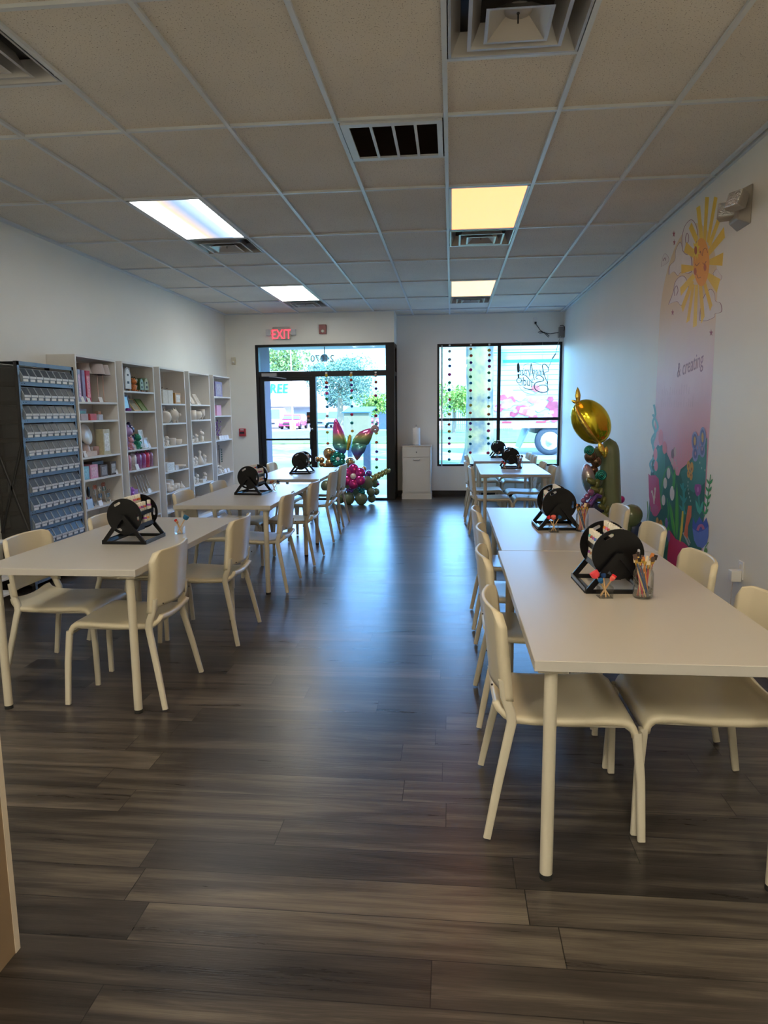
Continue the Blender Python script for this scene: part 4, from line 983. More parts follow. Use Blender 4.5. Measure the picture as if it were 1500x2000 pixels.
for q, (yy, cc) in enumerate(((.09, (.05, .22, .20)), (.125, (.10, .10, .10)))):
    b = MB()
    for k in range(6): b.ball((0, yy, .34-.035*k), .010, sc=(.6, .8, 1.4), n=6)
    b.build('necklace', mat('necklace_%d' % q, cc, rough=.2), o)
figure(4, 3, .10, .16, None, 'white bunny figurine on the lowest visible shelf', ears='long', back=.03); figure(4, 3, .22, .10, None, 'small white figurine beside the bunny', back=.0)
for q in range(3): pcard(4, 3, .20+.25*q, 'white card on lowest shelf near door, %s from left' % ORD[q], w=.10, h=.055)

# ------------------------------------------------------------------ wall fittings on the street wall
t = thing('exit_sign', 'white exit sign with glowing red letters above the street door', 'exit sign', (-2.773, YN, 2.751))
MB().box(-.149, .149, -.045, 0, -.10, .10).build('housing', mat('sign_housing', (.50, .49, .46)), t, bevel=.01)
text_mesh('EXIT', .215, frame_T((0, -.047, -.025), (1, 0, 0), (0, 0, 1)), .0015, 'red_letters', mat('exit_red', (.8, .02, .03), emis=(1, .035, .06, 1.3)), t, off=.0, sx=.76)
for s_ in (-1, 1):
    b = MB().tube([(s_*.145, -.03, .0), (s_*.175, -.05, .01)], .016, 8); b.cbox((s_*.205, -.06, .01), (.085, .06, .095)); b.build('emergency_lamp', mat('lamp_grey', (.55, .57, .60), rough=.3), t, bevel=.008)
t = thing('fire_alarm_strobe', 'dark red fire alarm strobe on the wall above the transom', 'fire alarm', (-2.09, YN, 2.80))
MB().box(-.060, .060, -.04, 0, -.075, .075).build('alarm_housing', mat('alarm_red', (.22, .012, .018), rough=.35), t, bevel=.006); MB().ball((0, -.045, -.03), .028, sc=(1, .6, .9), n=8).build('strobe_lens', mat('strobe_lens', (.75, .72, .66), rough=.15), t)
t = thing('fire_pull_station', 'red fire pull station on wall beside the last bookcase', 'fire alarm', (-3.495, YN, 1.143))
MB().box(-.055, .055, -.045, 0, -.065, .065).build('station_body', mat('pull_red', (.50, .04, .06), rough=.35), t, bevel=.004)
text_mesh('FIRE', .036, frame_T((0, -.0465, .043), (1, 0, 0), (0, 0, 1)), .001, 'lettering', m_white, t); MB().cbox((0, -.050, -.005), (.075, .014, .030)).build('pull_handle', m_dk, t)
t = thing('motion_sensor', 'small cream sensor high on the wall in the left corner', 'sensor', (-3.60, YN, 2.32)); MB().box(-.032, .032, -.04, 0, -.062, .062).build('sensor_case', m_cream, t, bevel=.008); MB().ball((0, -.04, -.02), .016, n=8).build('sensor_lens', m_white, t)

# cabinet by the window with paper towels
t = thing('tilt_out_cabinet', 'narrow white cabinet with drawer and tilt-out door by the window', 'cabinet', (-.58, 11.73, 0))
m_cab = mat('cabinet_white_paint', (.70, .68, .64), rough=.45, var=.01)
w = .238; d = .19
MB().box(-w, w, -d, d, .085, .880).build('cabinet_body', m_cab, t, bevel=.002)
MB().box(-w-.012, w+.012, -d-.012, d, 0, .085).box(-w-.006, w+.006, -d-.006, d, .085, .10).build('plinth', m_cab, t, bevel=.002)
MB().box(-w-.012, w+.012, -d-.014, d, .880, .898).build('cabinet_top', mat('cabinet_top', (.55, .48, .42), rough=.4), t, bevel=.003)
def framed(x0, x1, z0, z1, name, y=-d):
    b = MB().box(x0, x1, y-.010, y, z0, z1).box(x0, x0+.035, y-.017, y-.010, z0, z1).box(x1-.035, x1, y-.017, y-.010, z0, z1).box(x0+.035, x1-.035, y-.017, y-.010, z0, z0+.035).box(x0+.035, x1-.035, y-.017, y-.010, z1-.035, z1)
    return b.build(name, m_cab, t)
dr = framed(-w+.022, w-.022, .715, .868, 'drawer'); MB().ball((0, -d-.025, .79), .011, n=8).build('knob', mat('nickel', (.3, .3, .3), rough=.3, metal=.8), dr)
do = framed(-w+.022, w-.022, .115, .700, 'tilt_door'); MB().tube([(-.05, -d-.017, .665), (-.045, -d-.035, .660), (.045, -d-.035, .660), (.05, -d-.017, .665)], .006, 8).build('pull_handle', mat('nickel', (.3, .3, .3)), do)
t = thing('paper_towel_holder', 'white roll of paper towels on upright holder atop the cabinet', 'paper towels', (-.59, 11.70, .8985))
MB().lathe([(1e-5, 0), (.07, .001), (.07, .012), (1e-5, .014)], 20).build('base', m_chrome, t); MB().lathe([(.062, .014), (.064, .016), (.064, .290), (.02, .292), (.02, .30), (1e-5, .30)], 24).build('towel_roll', mat('paper_white', (.80, .80, .80), rough=.9, bump=.1), t); MB().lathe([(.005, .30), (.005, .325), (.010, .335), (1e-5, .345)], 10).build('finial', m_chrome, t)

# window hangings
def wpt(u, v, y): dd = ray(u, v); q = dd*(y/dd.y); return Vector((q.x, q.y, q.z+HC))
PC = {'o': (.72, .38, .06), 'r': (.55, .09, .03), 'p': (.09, .03, .26), 'm': (.60, .05, .26), 'g': (.02, .28, .10), 'b': (.02, .20, .38), 'c': (.50, .02, .08), 't': (.02, .26, .28), 'y': (.62, .42, .06), 's': (.58, .34, .30), 'n': (.04, .03, .14), 'v': (.10, .12, .42)}
PN = dict(o='orange', r='rust', p='purple', m='magenta', g='green', b='blue', c='crimson', t='teal', y='mustard', s='blush', n='navy', v='violet')
WP = [(-.037, 'ssvmgbrtoropmgbc'[:15], (2.445, 2.312, 2.206, 2.067, 1.932, 1.813, 1.654, 1.537, 1.411, 1.241, 1.124, 1.01, .92, .788, .651)),
      (.314, 'orpmgbctyrpmgbc', (2.476, 2.368, 2.255, 2.138, 2.024, 1.921, 1.799, 1.673, 1.557, 1.43, 1.256, 1.154, 1.034, .915, .766)),
      (.616, 'yrpmgbctyrnmgbc', (2.45, 2.373, 2.282, 2.188, 2.085, 1.959, 1.817, 1.678, 1.535, 1.404, 1.244, 1.131, 1.006, .917, .76))]
DP = [(-2.026, 'yrpmgbstyr', (2.055, 1.939, 1.872, 1.77, 1.677, 1.552, 1.403, 1.27, 1.14, .957)),
      (-1.617, 'orpmgbcto', (2.055, 1.979, 1.897, 1.807, 1.694, 1.556, 1.424, 1.288, 1.157)),
      (-1.220, 'srpmgbctyrpmg', (2.043, 1.939, 1.835, 1.724, 1.619, 1.496, 1.4, 1.263, 1.119, .97, .818, .692, .561))]
m_thread = mat('cotton_thread', (.55, .52, .48), rough=.9)
def pom(x, y, ztop, cols, zs, r, label):
    t = thing('pompom_garland', label, 'pompom garland', (x, y, ztop), 0, 'pompom strings in the shop front')
    MB().tube([(0, 0, 0), (0, 0, min(zs)-ztop)], .0014, 5).build('string', m_thread, t)
    MB().box(-.015, .015, -.004, .045, -.012, .012).build('clip', m_white, t)
    rnd = random.Random(int(x*100))
    for c, z in zip(cols, zs):
        b = MB(); rr = r*rnd.uniform(.92, 1.08)
        prof = [(max(1e-6, rr*math.sin(PI*i/9)*(1+.05*rnd.random())), -rr*.92*math.cos(PI*i/9)) for i in range(10)]
        b.lathe(prof, 14, o=(rnd.uniform(-.004, .004), 0, z-ztop))
        b.build('pompom', mat('felt_'+PN[c], PC[c], rough=1, bump=.6, bscale=300), t)
for (x, c, z), l in zip(WP, ('left string of felt pompoms in the big shop window', 'middle string of felt pompoms, before the tree trunk', 'right string of felt pompoms beside the window mullion')): pom(x*11.93/11.75, 11.93, 2.56, c, [1.47+(q-1.47)*11.93/11.75 for q in z], .0265, l)
for (x, c, z), l in zip(DP, ('pompom string nearest the door in the storefront pane', 'short middle pompom string above the butterfly balloon', 'longest pompom string, beside the dark corner post')): pom(x*11.375/11.25, 11.375, 2.10, c, [1.47+(q-1.47)*11.375/11.25 for q in z], .0262, l)
t = thing('blind_wand', 'slim grey plastic rod hanging at left of shop window', 'rod', (-.165, 11.935, .50)); MB().tube([(0, 0, .023), (0, 0, 2.06)], .013, 8).build('rod_body', mat('wand_grey', (.45, .50, .54), rough=.3), t)

# hanging acrylic logo sign (reads from the street)
t = thing('hanging_logo_sign', 'grey script lettering sign with brush emblem hanging mirrored in the shop window', 'sign', (1.35, 11.80, 2.0))
m_logo = mat('logo_grey', (.10, .15, .15), rough=.6)
def LP(u, v): return wpt(970+u/11.54, 670+v/11.54, 11.80)-Vector((1.35, 11.80, 2.0))
def lst(pts, w0=1.0):
    P_ = [LP(*p) for p in pts]; Q = []
    for i in range(len(P_)-1):     # smooth through the points
        p0 = P_[max(0, i-1)]; p1 = P_[i]; p2 = P_[i+1]; p3 = P_[min(len(P_)-1, i+2)]
        for k in range(5):
            s = k/5; Q.append(.5*((2*p1)+(p2-p0)*s+(2*p0-5*p1+4*p2-p3)*s*s+(3*p1-p0-3*p2+p3)*s**3))
    Q.append(P_[-1]); n = len(Q)
    return Q, [.0062*w0*(.55+.45*math.sin(PI*min(1, max(0, i/(n-1))))) for i in range(n)]
b = MB()
for pts, w0 in (([(775, 450), (760, 600), (740, 765)], 1), ([(775, 450), (810, 640), (850, 835)], 1.2), ([(725, 715), (790, 690), (860, 668)], .7),
                ([(1060, 690), (1110, 655), (1160, 640), (1168, 580), (1130, 510), (1070, 475), (1033, 515), (1055, 640), (1100, 790), (1142, 890), (1125, 925), (1100, 888)], 1.1),
                ([(930, 800), (900, 800), (885, 765), (920, 728), (980, 732), (1045, 780), (1060, 835), (1000, 868), (900, 885), (850, 945), (862, 1025), (930, 1085), (1050, 1112), (1140, 1090), (1162, 1030), (1120, 965), (1040, 948), (950, 972), (905, 1000)], 1.25),
                ([(560, 745), (600, 715), (660, 735), (730, 810), (790, 875), (845, 895)], 1), ([(595, 525), (655, 480), (735, 455)], .6), ([(805, 442), (905, 455), (1005, 500)], .6),
                ([(510, 985), (565, 1060), (650, 1118), (780, 1150), (880, 1140), (950, 1110)], .55), ([(590, 985), (650, 1022), (745, 1045), (835, 1038)], 1.1), ([(485, 915), (520, 945), (560, 960)], .8),
                ([(1155, 720), (1150, 900), (1145, 1160)], .7), ([(520, 850), (540, 870), (510, 895), (465, 880), (455, 830), (490, 792), (540, 800), (560, 850), (540, 905)], 1),
                ([(800, 790), (795, 900), (790, 990), (775, 975)], .9), ([(835, 880), (760, 890)], .6)):
    Q, R_ = lst(pts, w0); b.tube(Q, R_, 6)
b.build('script_strokes', m_logo, t)
T = frame_T((0, 0, 0), (-1, 0, 0), (0, 0, 1))
def ltext(s_, u, v, size, name, rot=0, shear=.25):
    p = LP(u, v); T = Matrix.Translation(p) @ frame_T((0, 0, 0), (-1, 0, 0), (0, 0, 1)) @ Matrix.Rotation(rot, 4, 'Z')
    text_mesh(s_, size, T, .002, name, m_logo, t, shear=shear, sx=.62)
ltext('nner', 955, 650, .155, 'inner_lettering', .10); ltext('rtist', 632, 640, .16, 'artist_lettering', -.08); ltext('udi', 672, 880, .20, 'studio_lettering', .10)
b = MB(); Pg = lambda L: [((LP(*q).x), (LP(*q).z)) for q in L]
b.plate([Pg([(485, 428), (460, 480), (455, 550), (466, 665), (512, 665), (522, 550), (512, 480)])], frame_T((0, 0, 0), (1, 0, 0), (0, 0, 1)), .003)
b.plate([Pg([(470, 700), (515, 700), (512, 785), (478, 785)])], frame_T((0, 0, 0), (1, 0, 0), (0, 0, 1)), .003)
b.build('brush_emblem', m_logo, t)
for u, v in ((542, 480), (1027, 450)):
    p = LP(u, v); MB().tube([p, (p.x, 0, .585)], .0012, 5).build('hanging_wire', m_thread, t)
p1 = LP(1165, 560); b = MB().tube([p1, LP(1250, 360)], .0045, 6).tube([LP(1250, 360), LP(1330, 240)], .010, 6).tube([LP(1330, 240), LP(1385, 10), (.42, .02, .66)], .004, 6); b.build('sign_cable', mat('grey_cable', (.42, .45, .46), rough=.4), t)
t = thing('wall_box', 'grey metal box fixed high in the right corner above the window', 'junction box', (1.800, 11.90, 2.73)); MB().box(-.05, .044, -.05, .05, -.085, .085).build('box_body', mat('box_grey', (.22, .21, .20), rough=.5), t, bevel=.004)
t = thing('wall_outlet', 'white outlet high on the wall above the shop window', 'outlet', (1.376, YB, 2.93)); MB().box(-.033, .033, -.008, 0, -.052, .052).build('cover_plate', m_white, t, bevel=.002); MB().cbox((0, -.02, -.035), (.032, .03, .03)).build('plug', m_rub, t)
t = thing('electric_cable', 'black cable looped between outlet and corner box above window', 'cord', (1.376, 11.925, 2.89))
b = MB().tube([(0, -.01, -.01), (.03, -.01, -.05), (.08, -.012, -.12), (.14, -.012, -.16), (.24, -.01, -.18), (.34, -.02, -.165), (.42, -.03, -.16), (.455, -.085, -.13), (.46, -.085, -.08), (.43, -.085, -.055), (.385, -.08, -.06)], .0055, 7)
b.tube([(.14, -.018, -.16), (.07, -.02, -.135), (.04, -.02, -.15), (.07, -.02, -.165), (.14, -.018, -.16), (.19, -.02, -.21), (.21, -.02, -.235), (.225, -.02, -.215), (.15, -.018, -.155)], .005, 6); b.ball((.14, -.018, -.158), .011, n=6)
b.build('cord_run', m_rub, t)

# right wall fittings
t = thing('emergency_light', 'twin head emergency light on the right wall beside the painted sun', 'emergency light', (XR, 4.80, 2.72))
m_em = mat('emergency_grey', (.34, .31, .27), rough=.4)
MB().add([(0, -.11, -.12), (0, .11, -.12), (0, .11, .12), (0, -.11, .12), (-.07, -.07, -.08), (-.07, .07, -.08), (-.07, .07, .09), (-.07, -.07, .09)], [(0, 1, 2, 3), (7, 6, 5, 4), (0, 4, 5, 1), (1, 5, 6, 2), (2, 6, 7, 3), (3, 7, 4, 0)]).build('light_housing', m_em, t, bevel=.008)
for s_, cx, cy, cz in ((0, -.10, -.15, .0), (1, -.085, .06, -.01)):
    R = Matrix.Translation((cx, cy, cz)) @ Matrix.Rotation(.5 if s_ == 0 else 1.1, 4, 'Z') @ Matrix.Rotation(.35, 4, 'Y')
    o = MB().lathe([(.03, -.05), (.065, -.02), (.078, .03), (.074, .045)], 4, mt=R @ Matrix.Rotation(-PI/2, 4, 'Y') @ Matrix.Rotation(PI/4, 4, 'Z'), smooth=False).build('lamp_head', m_em, t, bevel=.006)
    MB().lathe([(1e-5, .046), (.068, .046), (.06, .052), (1e-5, .058)], 4, mt=R @ Matrix.Rotation(-PI/2, 4, 'Y') @ Matrix.Rotation(PI/4, 4, 'Z'), smooth=False).build('lens', mat('faceted_lens', (.75, .76, .78), rough=.12, metal=.7, bump=1, bscale=90), o)
MB().tube([(-.05, .06, 0), (-.07, .22, -.01)], .014, 8).build('arm', m_em, t)
t = thing('wall_socket', 'white wall outlet on the right wall near the foreground table', 'outlet', (XR, 4.50, .445)); MB().box(-.007, 0, -.036, .036, -.058, .058).build('cover_plate', m_white, t, bevel=.002)
for z in (-.022, .022): MB().cbox((-.0075, 0, z), (.002, .026, .030)).build('receptacle', m_cream, t)
t = thing('plug_in_charger', 'white plug-in adapter with thin cable hanging from wall outlet', 'charger', (XR-.008, 4.50, .415)); MB().box(-.062, 0, -.030, .030, -.042, .030).build('adapter', m_white, t, bevel=.004)
MB().tube([(-.04, 0, -.042), (-.045, .004, -.12), (-.040, .01, -.25), (-.045, .0, -.405)], .002, 6).build('cable', mat('cable_beige', (.5, .42, .36)), t)

# ------------------------------------------------------------------ mural painted on the right wall
mur = thing('wall_mural', 'tall painted mural of smiling sun, clouds and garden flowers, right wall', 'mural', (XR, 5.87, 1.5))
LAY = [0]
def wall2(u, v):
    dd = ray(u, v); q = dd*(XR/dd.x); return (5.87-q.y, q.z+HC-1.5)
Z7 = lambda p: wall2(1230+p[0]/5, 360+p[1]/5)
Z8 = lambda p: wall2(1230+p[0]/4.76, 700+p[1]/4.762)
def paint(polys, name, col, f=Z8, parent=None, m=None, stuff=False):
    """flat painted shapes: each layer lies a hair above the last"""
    b = MB(); mm = m or mat('mural_%02d%02d%02d' % tuple(int(c*99) for c in col), col, rough=.45, var=.04)
    for pl in polys:
        LAY[0] += .5 if len(polys) < 12 else .12
        q = [f(p) for p in pl] if f else pl
        b.plate([q], frame_T((-.00003*LAY[0]-.0004, 0, 0), (0, -1, 0), (0, 0, 1)), .00001)
        if not stuff: b.build(name, mm, mur); b = MB()
    if not stuff: return
    o = b.build(name, mm, mur); o['kind'] = 'stuff'; return o
def line(pts, w):
    """stroke as polygon, width w in local px"""
    L = []; R_ = []
    for i, p in enumerate(pts):
        a = pts[max(0, i-1)]; c = pts[min(len(pts)-1, i+1)]; dx, dy = c[0]-a[0], c[1]-a[1]; l = math.hypot(dx, dy) or 1
        L.append((p[0]-dy/l*w, p[1]+dx/l*w)); R_.append((p[0]+dy/l*w, p[1]-dx/l*w))
    return L+R_[::-1]
def curve(pts, n=5):
    out = []
    for i in range(len(pts)-1):
        p0, p1, p2, p3 = pts[max(0, i-1)], pts[i], pts[i+1], pts[min(len(pts)-1, i+2)]
        for k in range(n):
            s = k/n
            out.append(tuple(.5*(2*p1[j]+(p2[j]-p0[j])*s+(2*p0[j]-5*p1[j]+4*p2[j]-p3[j])*s*s+(3*p1[j]-p0[j]-3*p2[j]+p3[j])*s**3) for j in (0, 1)))
    return out+[pts[-1]]
arch = [(-.68, -1.45), (.68, -1.45), (.68, .72)]+[(.68*math.cos(a), .72+.66*math.sin(a)) for a in [PI*k/24 for k in range(1, 24)]]+[(-.68, .72)]
paint([arch], 'painted_backdrop', None, None, m=ramp_by('mural_backdrop', 'Z', [(-1.45, (.70, .27, .36)), (-.30, (.68, .30, .38)), (.02, (.70, .42, .49)), (.28, (.78, .58, .63)), (.55, (.80, .70, .62)), (.85, (.78, .66, .44)), (1.4, (.76, .63, .40))], rough=.42, noise=.14))
CL = [[(380, 885), (385, 800), (440, 740), (448, 640), (495, 560), (525, 640), (600, 690), (605, 860), (500, 860), (470, 895), (430, 855)],
      [(515, 650), (508, 520), (540, 400), (600, 342), (645, 390), (662, 480), (640, 640), (560, 690)],
      [(375, 1175), (420, 1060), (440, 960), (480, 905), (530, 895), (565, 950), (582, 1060), (560, 1130), (500, 1185), (460, 1145)],
      [(680, 1330), (690, 1200), (730, 1080), (790, 1020), (830, 1070), (840, 1140), (890, 1160), (900, 1245), (835, 1265), (825, 1300), (745, 1335)],
      [(305, 805), (320, 720), (345, 675), (382, 715), (372, 765)], [(812, 870), (850, 825), (880, 875), (900, 895), (890, 935), (850, 950)]]
for c in CL:
    cc = curve(c+[c[0]], 3)[:-1]; ce = (sum(p[0] for p in cc)/len(cc), sum(p[1] for p in cc)/len(cc))
    paint([cc], 'cloud_outline', (.30, .16, .20), Z7); paint([[(ce[0]+(p[0]-ce[0])*.93, ce[1]+(p[1]-ce[1])*.965) for p in cc]], 'cloud', (.80, .77, .74), Z7)
for pts in ([(560, 475), (545, 520), (550, 575), (572, 560), (575, 500), (560, 475)], [(440, 1090), (435, 1030), (460, 990), (472, 1040), (455, 1085)], [(325, 750), (345, 715), (350, 745)]):
    paint([line(curve(pts, 3), 3)], 'cloud_curl', (.30, .16, .20), Z7)
RAYS = [[(650, 230), (688, 205), (722, 560), (688, 560)], [(738, 125), (775, 125), (745, 560), (718, 560)], [(825, 120), (858, 130), (775, 580), (752, 560)], [(860, 320), (885, 360), (790, 610), (765, 590)],
        [(920, 415), (930, 520), (775, 700), (760, 650)], [(915, 665), (905, 795), (755, 785), (755, 745)], [(885, 925), (850, 1060), (740, 890), (745, 850)], [(808, 1180), (785, 1240), (715, 960), (738, 930)],
        [(732, 1290), (700, 1362), (676, 980), (706, 960)], [(655, 1380), (618, 1400), (640, 980), (668, 980)], [(585, 1330), (553, 1355), (610, 970), (636, 980)], [(520, 1250), (503, 1190), (600, 940), (628, 950)],
        [(500, 1090), (493, 1010), (620, 870), (640, 910)], [(505, 872), (503, 782), (625, 795), (625, 840)], [(530, 662), (553, 562), (640, 650), (625, 720)], [(578, 430), (605, 372), (668, 520), (645, 580)]]
for i, r_ in enumerate(RAYS): paint([r_], 'sun_ray', (.86, .60, .05) if i % 3 else (.90, .66, .07), Z7)
paint([ell(700, 760, 78, 236, 32)], 'sun_face', (.92, .42, .05), Z7)
paint([[(650+(38 if k % 2 else 20)*math.cos(PI*k/9), 640+(118 if k % 2 else 62)*math.sin(PI*k/9)) for k in range(18)]], 'sun_flower', (.90, .70, .05), Z7); paint([ell(645, 645, 14, 42, 16)], 'flower_centre', (.48, .13, .02), Z7)
paint([ell(640, 850, 14, 36, 14), ell(736, 812, 14, 36, 14)], 'sun_cheek', (.60, .16, .05), Z7)
paint([line(curve([(640, 775), (655, 795), (682, 765)], 4), 3), line(curve([(712, 765), (728, 780), (748, 752)], 4), 3), line(curve([(655, 880), (668, 915), (695, 905)], 4), 3), line(curve([(700, 690), (690, 650), (682, 720), (686, 840)], 4), 2.5), line(curve([(708, 700), (720, 640), (745, 625), (762, 670)], 4), 2.5)], 'sun_features', (.38, .10, .03), Z7)
def star(cx, cy, rx, ry): return [(cx+(rx if k % 2 == 0 else rx*.42)*math.sin(PI*k/5), cy-(ry if k % 2 == 0 else ry*.42)*math.cos(PI*k/5)) for k in range(10)]
paint([star(432, 485, 15, 38), star(436, 568, 13, 36), star(420, 1252, 15, 34), star(796, 1450, 19, 38)], 'painted_star', (.36, .07, .10), Z7)
T = frame_T((-.00003*LAY[0]-.0006, -.18, .30), (0, -1, 0), (0, 0, 1))
text_mesh('& creating', .17, T @ Matrix.Rotation(.10, 4, 'Z') , .0002, 'mural_lettering', mat('mural_mauve_text', (.42, .26, .36), rough=.5), mur, shear=.1, sx=.85)
m_faint = mat('mural_faint_marks', (.58, .36, .42), rough=.5)
rnd = random.Random(9); faint = []
for (zz, a, b_) in ((.08, -.50, .2), (-.02, -.5, .30), (-.30, -.4, .45), (-.42, -.35, .5)):
    y = a
    while y < b_:
        w_ = rnd.uniform(.02, .05); h_ = rnd.uniform(.05, .13); faint.append([(y, zz), (y+.006, zz), (y+.010, zz+h_*.7), (y+.004, zz+h_*.7)]); y += w_+.025
paint(faint, 'faded_script_lines', None, None, m=m_faint, stuff=True)
# garden
paint([[(175, 1500), (195, 1080), (215, 900), (262, 800), (300, 840), (345, 880), (380, 960), (420, 1060), (450, 1115), (475, 1030), (530, 985), (580, 920), (630, 850), (722, 735), (712, 1000), (700, 1200), (690, 1480), (668, 1800)]+[(640, 2100), (250, 2100)]], 'hillside', (.015, .12, .085))
lo = [(.66, -.55), (.62, -1.45), (-.70, -1.45), (-.66, -.60)]
paint([[(p[0], p[1]) for p in lo]], 'lower_hillside', (.015, .12, .085), None)
paint([[(470, 1060), (560, 985), (640, 860), (722, 740), (705, 1150), (600, 1250), (500, 1180)]], 'hill_light', (.04, .20, .17))
paint([[(225, 1050), (245, 860), (300, 800), (330, 900), (330, 1100), (300, 1300), (260, 1400)]], 'hill_leaf_mass', (.04, .24, .16))
for st in ([(215, 1060), (190, 980), (235, 900), (215, 800), (240, 700), (215, 600), (240, 520), (225, 430)], [(225, 1000), (250, 900), (205, 760), (262, 640), (215, 520)]): paint([line(curve(st), 9)], 'coral_sprig', (.16, .42, .46))
paint([ell(290, 735, 22, 75), ell(325, 830, 20, 60), ell(245, 1000, 17, 50), ell(240, 890, 18, 60)], 'pink_bud', (.75, .20, .22))
paint([[(175, 1070), (190, 1090), (240, 1085), (270, 1120), (280, 1250), (300, 1380), (270, 1440), (235, 1465), (195, 1420), (180, 1280)]], 'crimson_flower', (.55, .02, .12)); paint([ell(238, 1415, 33, 55)], 'crimson_flower_lobe', (.50, .06, .15))
paint([line(curve([(228, 1355), (222, 1300), (210, 1240)], 3), 5), line(curve([(228, 1330), (235, 1260), (238, 1215)], 3), 5), ell(208, 1240, 8, 16, 8), ell(237, 1215, 8, 16, 8), ell(232, 1290, 8, 16, 8)], 'stamen', (.72, .55, .40))
paint([line(curve([(300, 1400), (290, 1250), (330, 1060), (370, 1000)], 4), 6), line(curve([(395, 1200), (405, 1120), (375, 1010)], 4), 5), line(curve([(330, 1600), (360, 1450), (350, 1300)], 4), 5)], 'bell_stem', (.05, .30, .06))
paint([ell(362, 1068, 17, 52), ell(331, 1160, 17, 52), ell(396, 1255, 21, 68), ell(315, 1318, 17, 50)], 'white_bell_flower', (.70, .68, .64))
def leafp(x, y, L, w, a):  # pointed leaf
    c_, s_ = math.cos(a), math.sin(a); P0 = [(0, 0), (L*.3, w), (L*.7, w*.8), (L, 0), (L*.7, -w*.8), (L*.3, -w)]; return [(x+(px*c_-py*s_)*.55, y+(px*s_+py*c_)) for px, py in P0]
paint([leafp(440, 1700, 560, 30, -PI/2), leafp(425, 1680, 380, 26, -PI/2-.28), leafp(460, 1700, 360, 24, -PI/2+.30), leafp(400, 1700, 260, 24, -PI/2-.6), leafp(410, 1230, 220, 22, -PI/2+.1)], 'green_leaf', (.05, .34, .04))
paint([leafp(440, 1690, 500, 9, -PI/2), leafp(430, 1660, 330, 8, -PI/2-.26)], 'leaf_vein', (.12, .36, .05))
paint([line(curve([(515, 1450), (500, 1380), (505, 1270), (495, 1160)]), 10)]+[leafp(500, y, 90, 14, a) for y, a in ((1230, -PI/2-.7), (1260, -PI/2+.7), (1330, -PI/2-.8), (1350, -PI/2+.8), (1420, -PI/2-.9))], 'teal_sprig', (.03, .28, .30))
paint([ell(636, 1225, 26, 58), ell(618, 1205, 14, 36), ell(655, 1205, 14, 36)], 'purple_tulip', (.28, .03, .25)); paint([ell(636, 1220, 10, 26)], 'tulip_centre', (.45, .12, .40))
paint([line([(645, 1270), (650, 1450)], 4), leafp(650, 1450, 150, 22, -PI/2-.45), leafp(652, 1450, 140, 22, -PI/2+.45)], 'tulip_leaves', (.05, .38, .28))
paint([line(curve([(690, 1480), (715, 1400), (730, 1280), (742, 1180), (755, 1080)]), 4)]+[leafp(x, y, 75, 13, -PI/2+s_) for x, y in ((702, 1450), (716, 1380), (728, 1310), (736, 1240), (745, 1170)) for s_ in (-.85, .85)], 'climbing_vine', (.04, .30, .06))
paint([[(585, 1560), (590, 1480), (615, 1540), (650, 1470), (685, 1530), (715, 1480), (735, 1560), (735, 1640), (720, 1720), (680, 1765), (630, 1750), (600, 1690)]], 'blue_flower', (.04, .06, .40)); paint([[(585, 1580), (640, 1620), (690, 1600), (735, 1560), (735, 1650), (720, 1720), (680, 1765), (630, 1750), (600, 1690)]], 'blue_flower_petal', (.10, .15, .52))
paint([line(curve([(632, 1600), (650, 1560), (675, 1555), (690, 1590)]), 12)], 'blue_flower_centre', (.48, .10, .22))
paint([[(375, 1600), (430, 1680), (500, 1710), (550, 1755), (520, 1880), (480, 2050), (380, 2100), (350, 1850)]], 'red_paint_pot', (.50, .015, .11)); paint([line([(500, 1620), (555, 1740)], 8), line([(520, 1610), (565, 1720)], 5)], 'brush_stripes', (.38, .40, .42))
paint([[(488, 1420), (502, 1420), (495, 1600), (472, 1710), (465, 1700)]], 'yellow_pencil', (.72, .55, .04)); paint([[(545, 1370), (578, 1370), (575, 1470), (545, 1560), (540, 1680), (505, 1640), (520, 1540)]], 'orange_brush', (.65, .14, .02))
paint([line(curve([(320, 1800), (345, 1650), (340, 1500)]), 7)]+[leafp(335, y, 110, 16, -PI/2+s_) for y in (1760, 1680, 1600) for s_ in (-.6, .6)], 'teal_plant', (.03, .26, .20)); paint([ell(343, 1530, 13, 48), ell(365, 1650, 14, 56)], 'lavender_bloom', (.20, .13, .42))
paint([ell(258, 1520, 13, 42), ell(290, 1545, 17, 44)], 'small_orange_bloom', (.62, .34, .06))
paint([line(curve([(160, 1520), (170, 1430), (165, 1330)]), 4), line(curve([(185, 1560), (182, 1470), (195, 1380)]), 3), line(curve([(690, 1830), (705, 1760), (735, 1710)]), 4), ell(712, 1790, 14, 26)], 'edge_grass', (.14, .34, .06))
bl = (.22, .24, .52)
paint([ell(608, 770, 30, 90, 20), ell(682, 735, 30, 98, 20), ell(612, 890, 28, 70, 20), ell(678, 860, 26, 62, 20), line([(645, 900), (645, 720)], 8)], 'blue_butterfly', bl); paint([ell(608, 770, 20, 68, 16), ell(680, 735, 20, 76, 16), ell(613, 885, 18, 48, 16), ell(677, 855, 17, 44, 16)], 'butterfly_wing_inner', (.09, .07, .26)); paint([ell(608, 768, 10, 42, 12), ell(680, 735, 10, 48, 12)], 'butterfly_wing_spot', (.62, .38, .10)); paint([ell(613, 885, 6, 20, 10), ell(676, 840, 6, 20, 10)], 'butterfly_pink_spot', (.55, .28, .45))
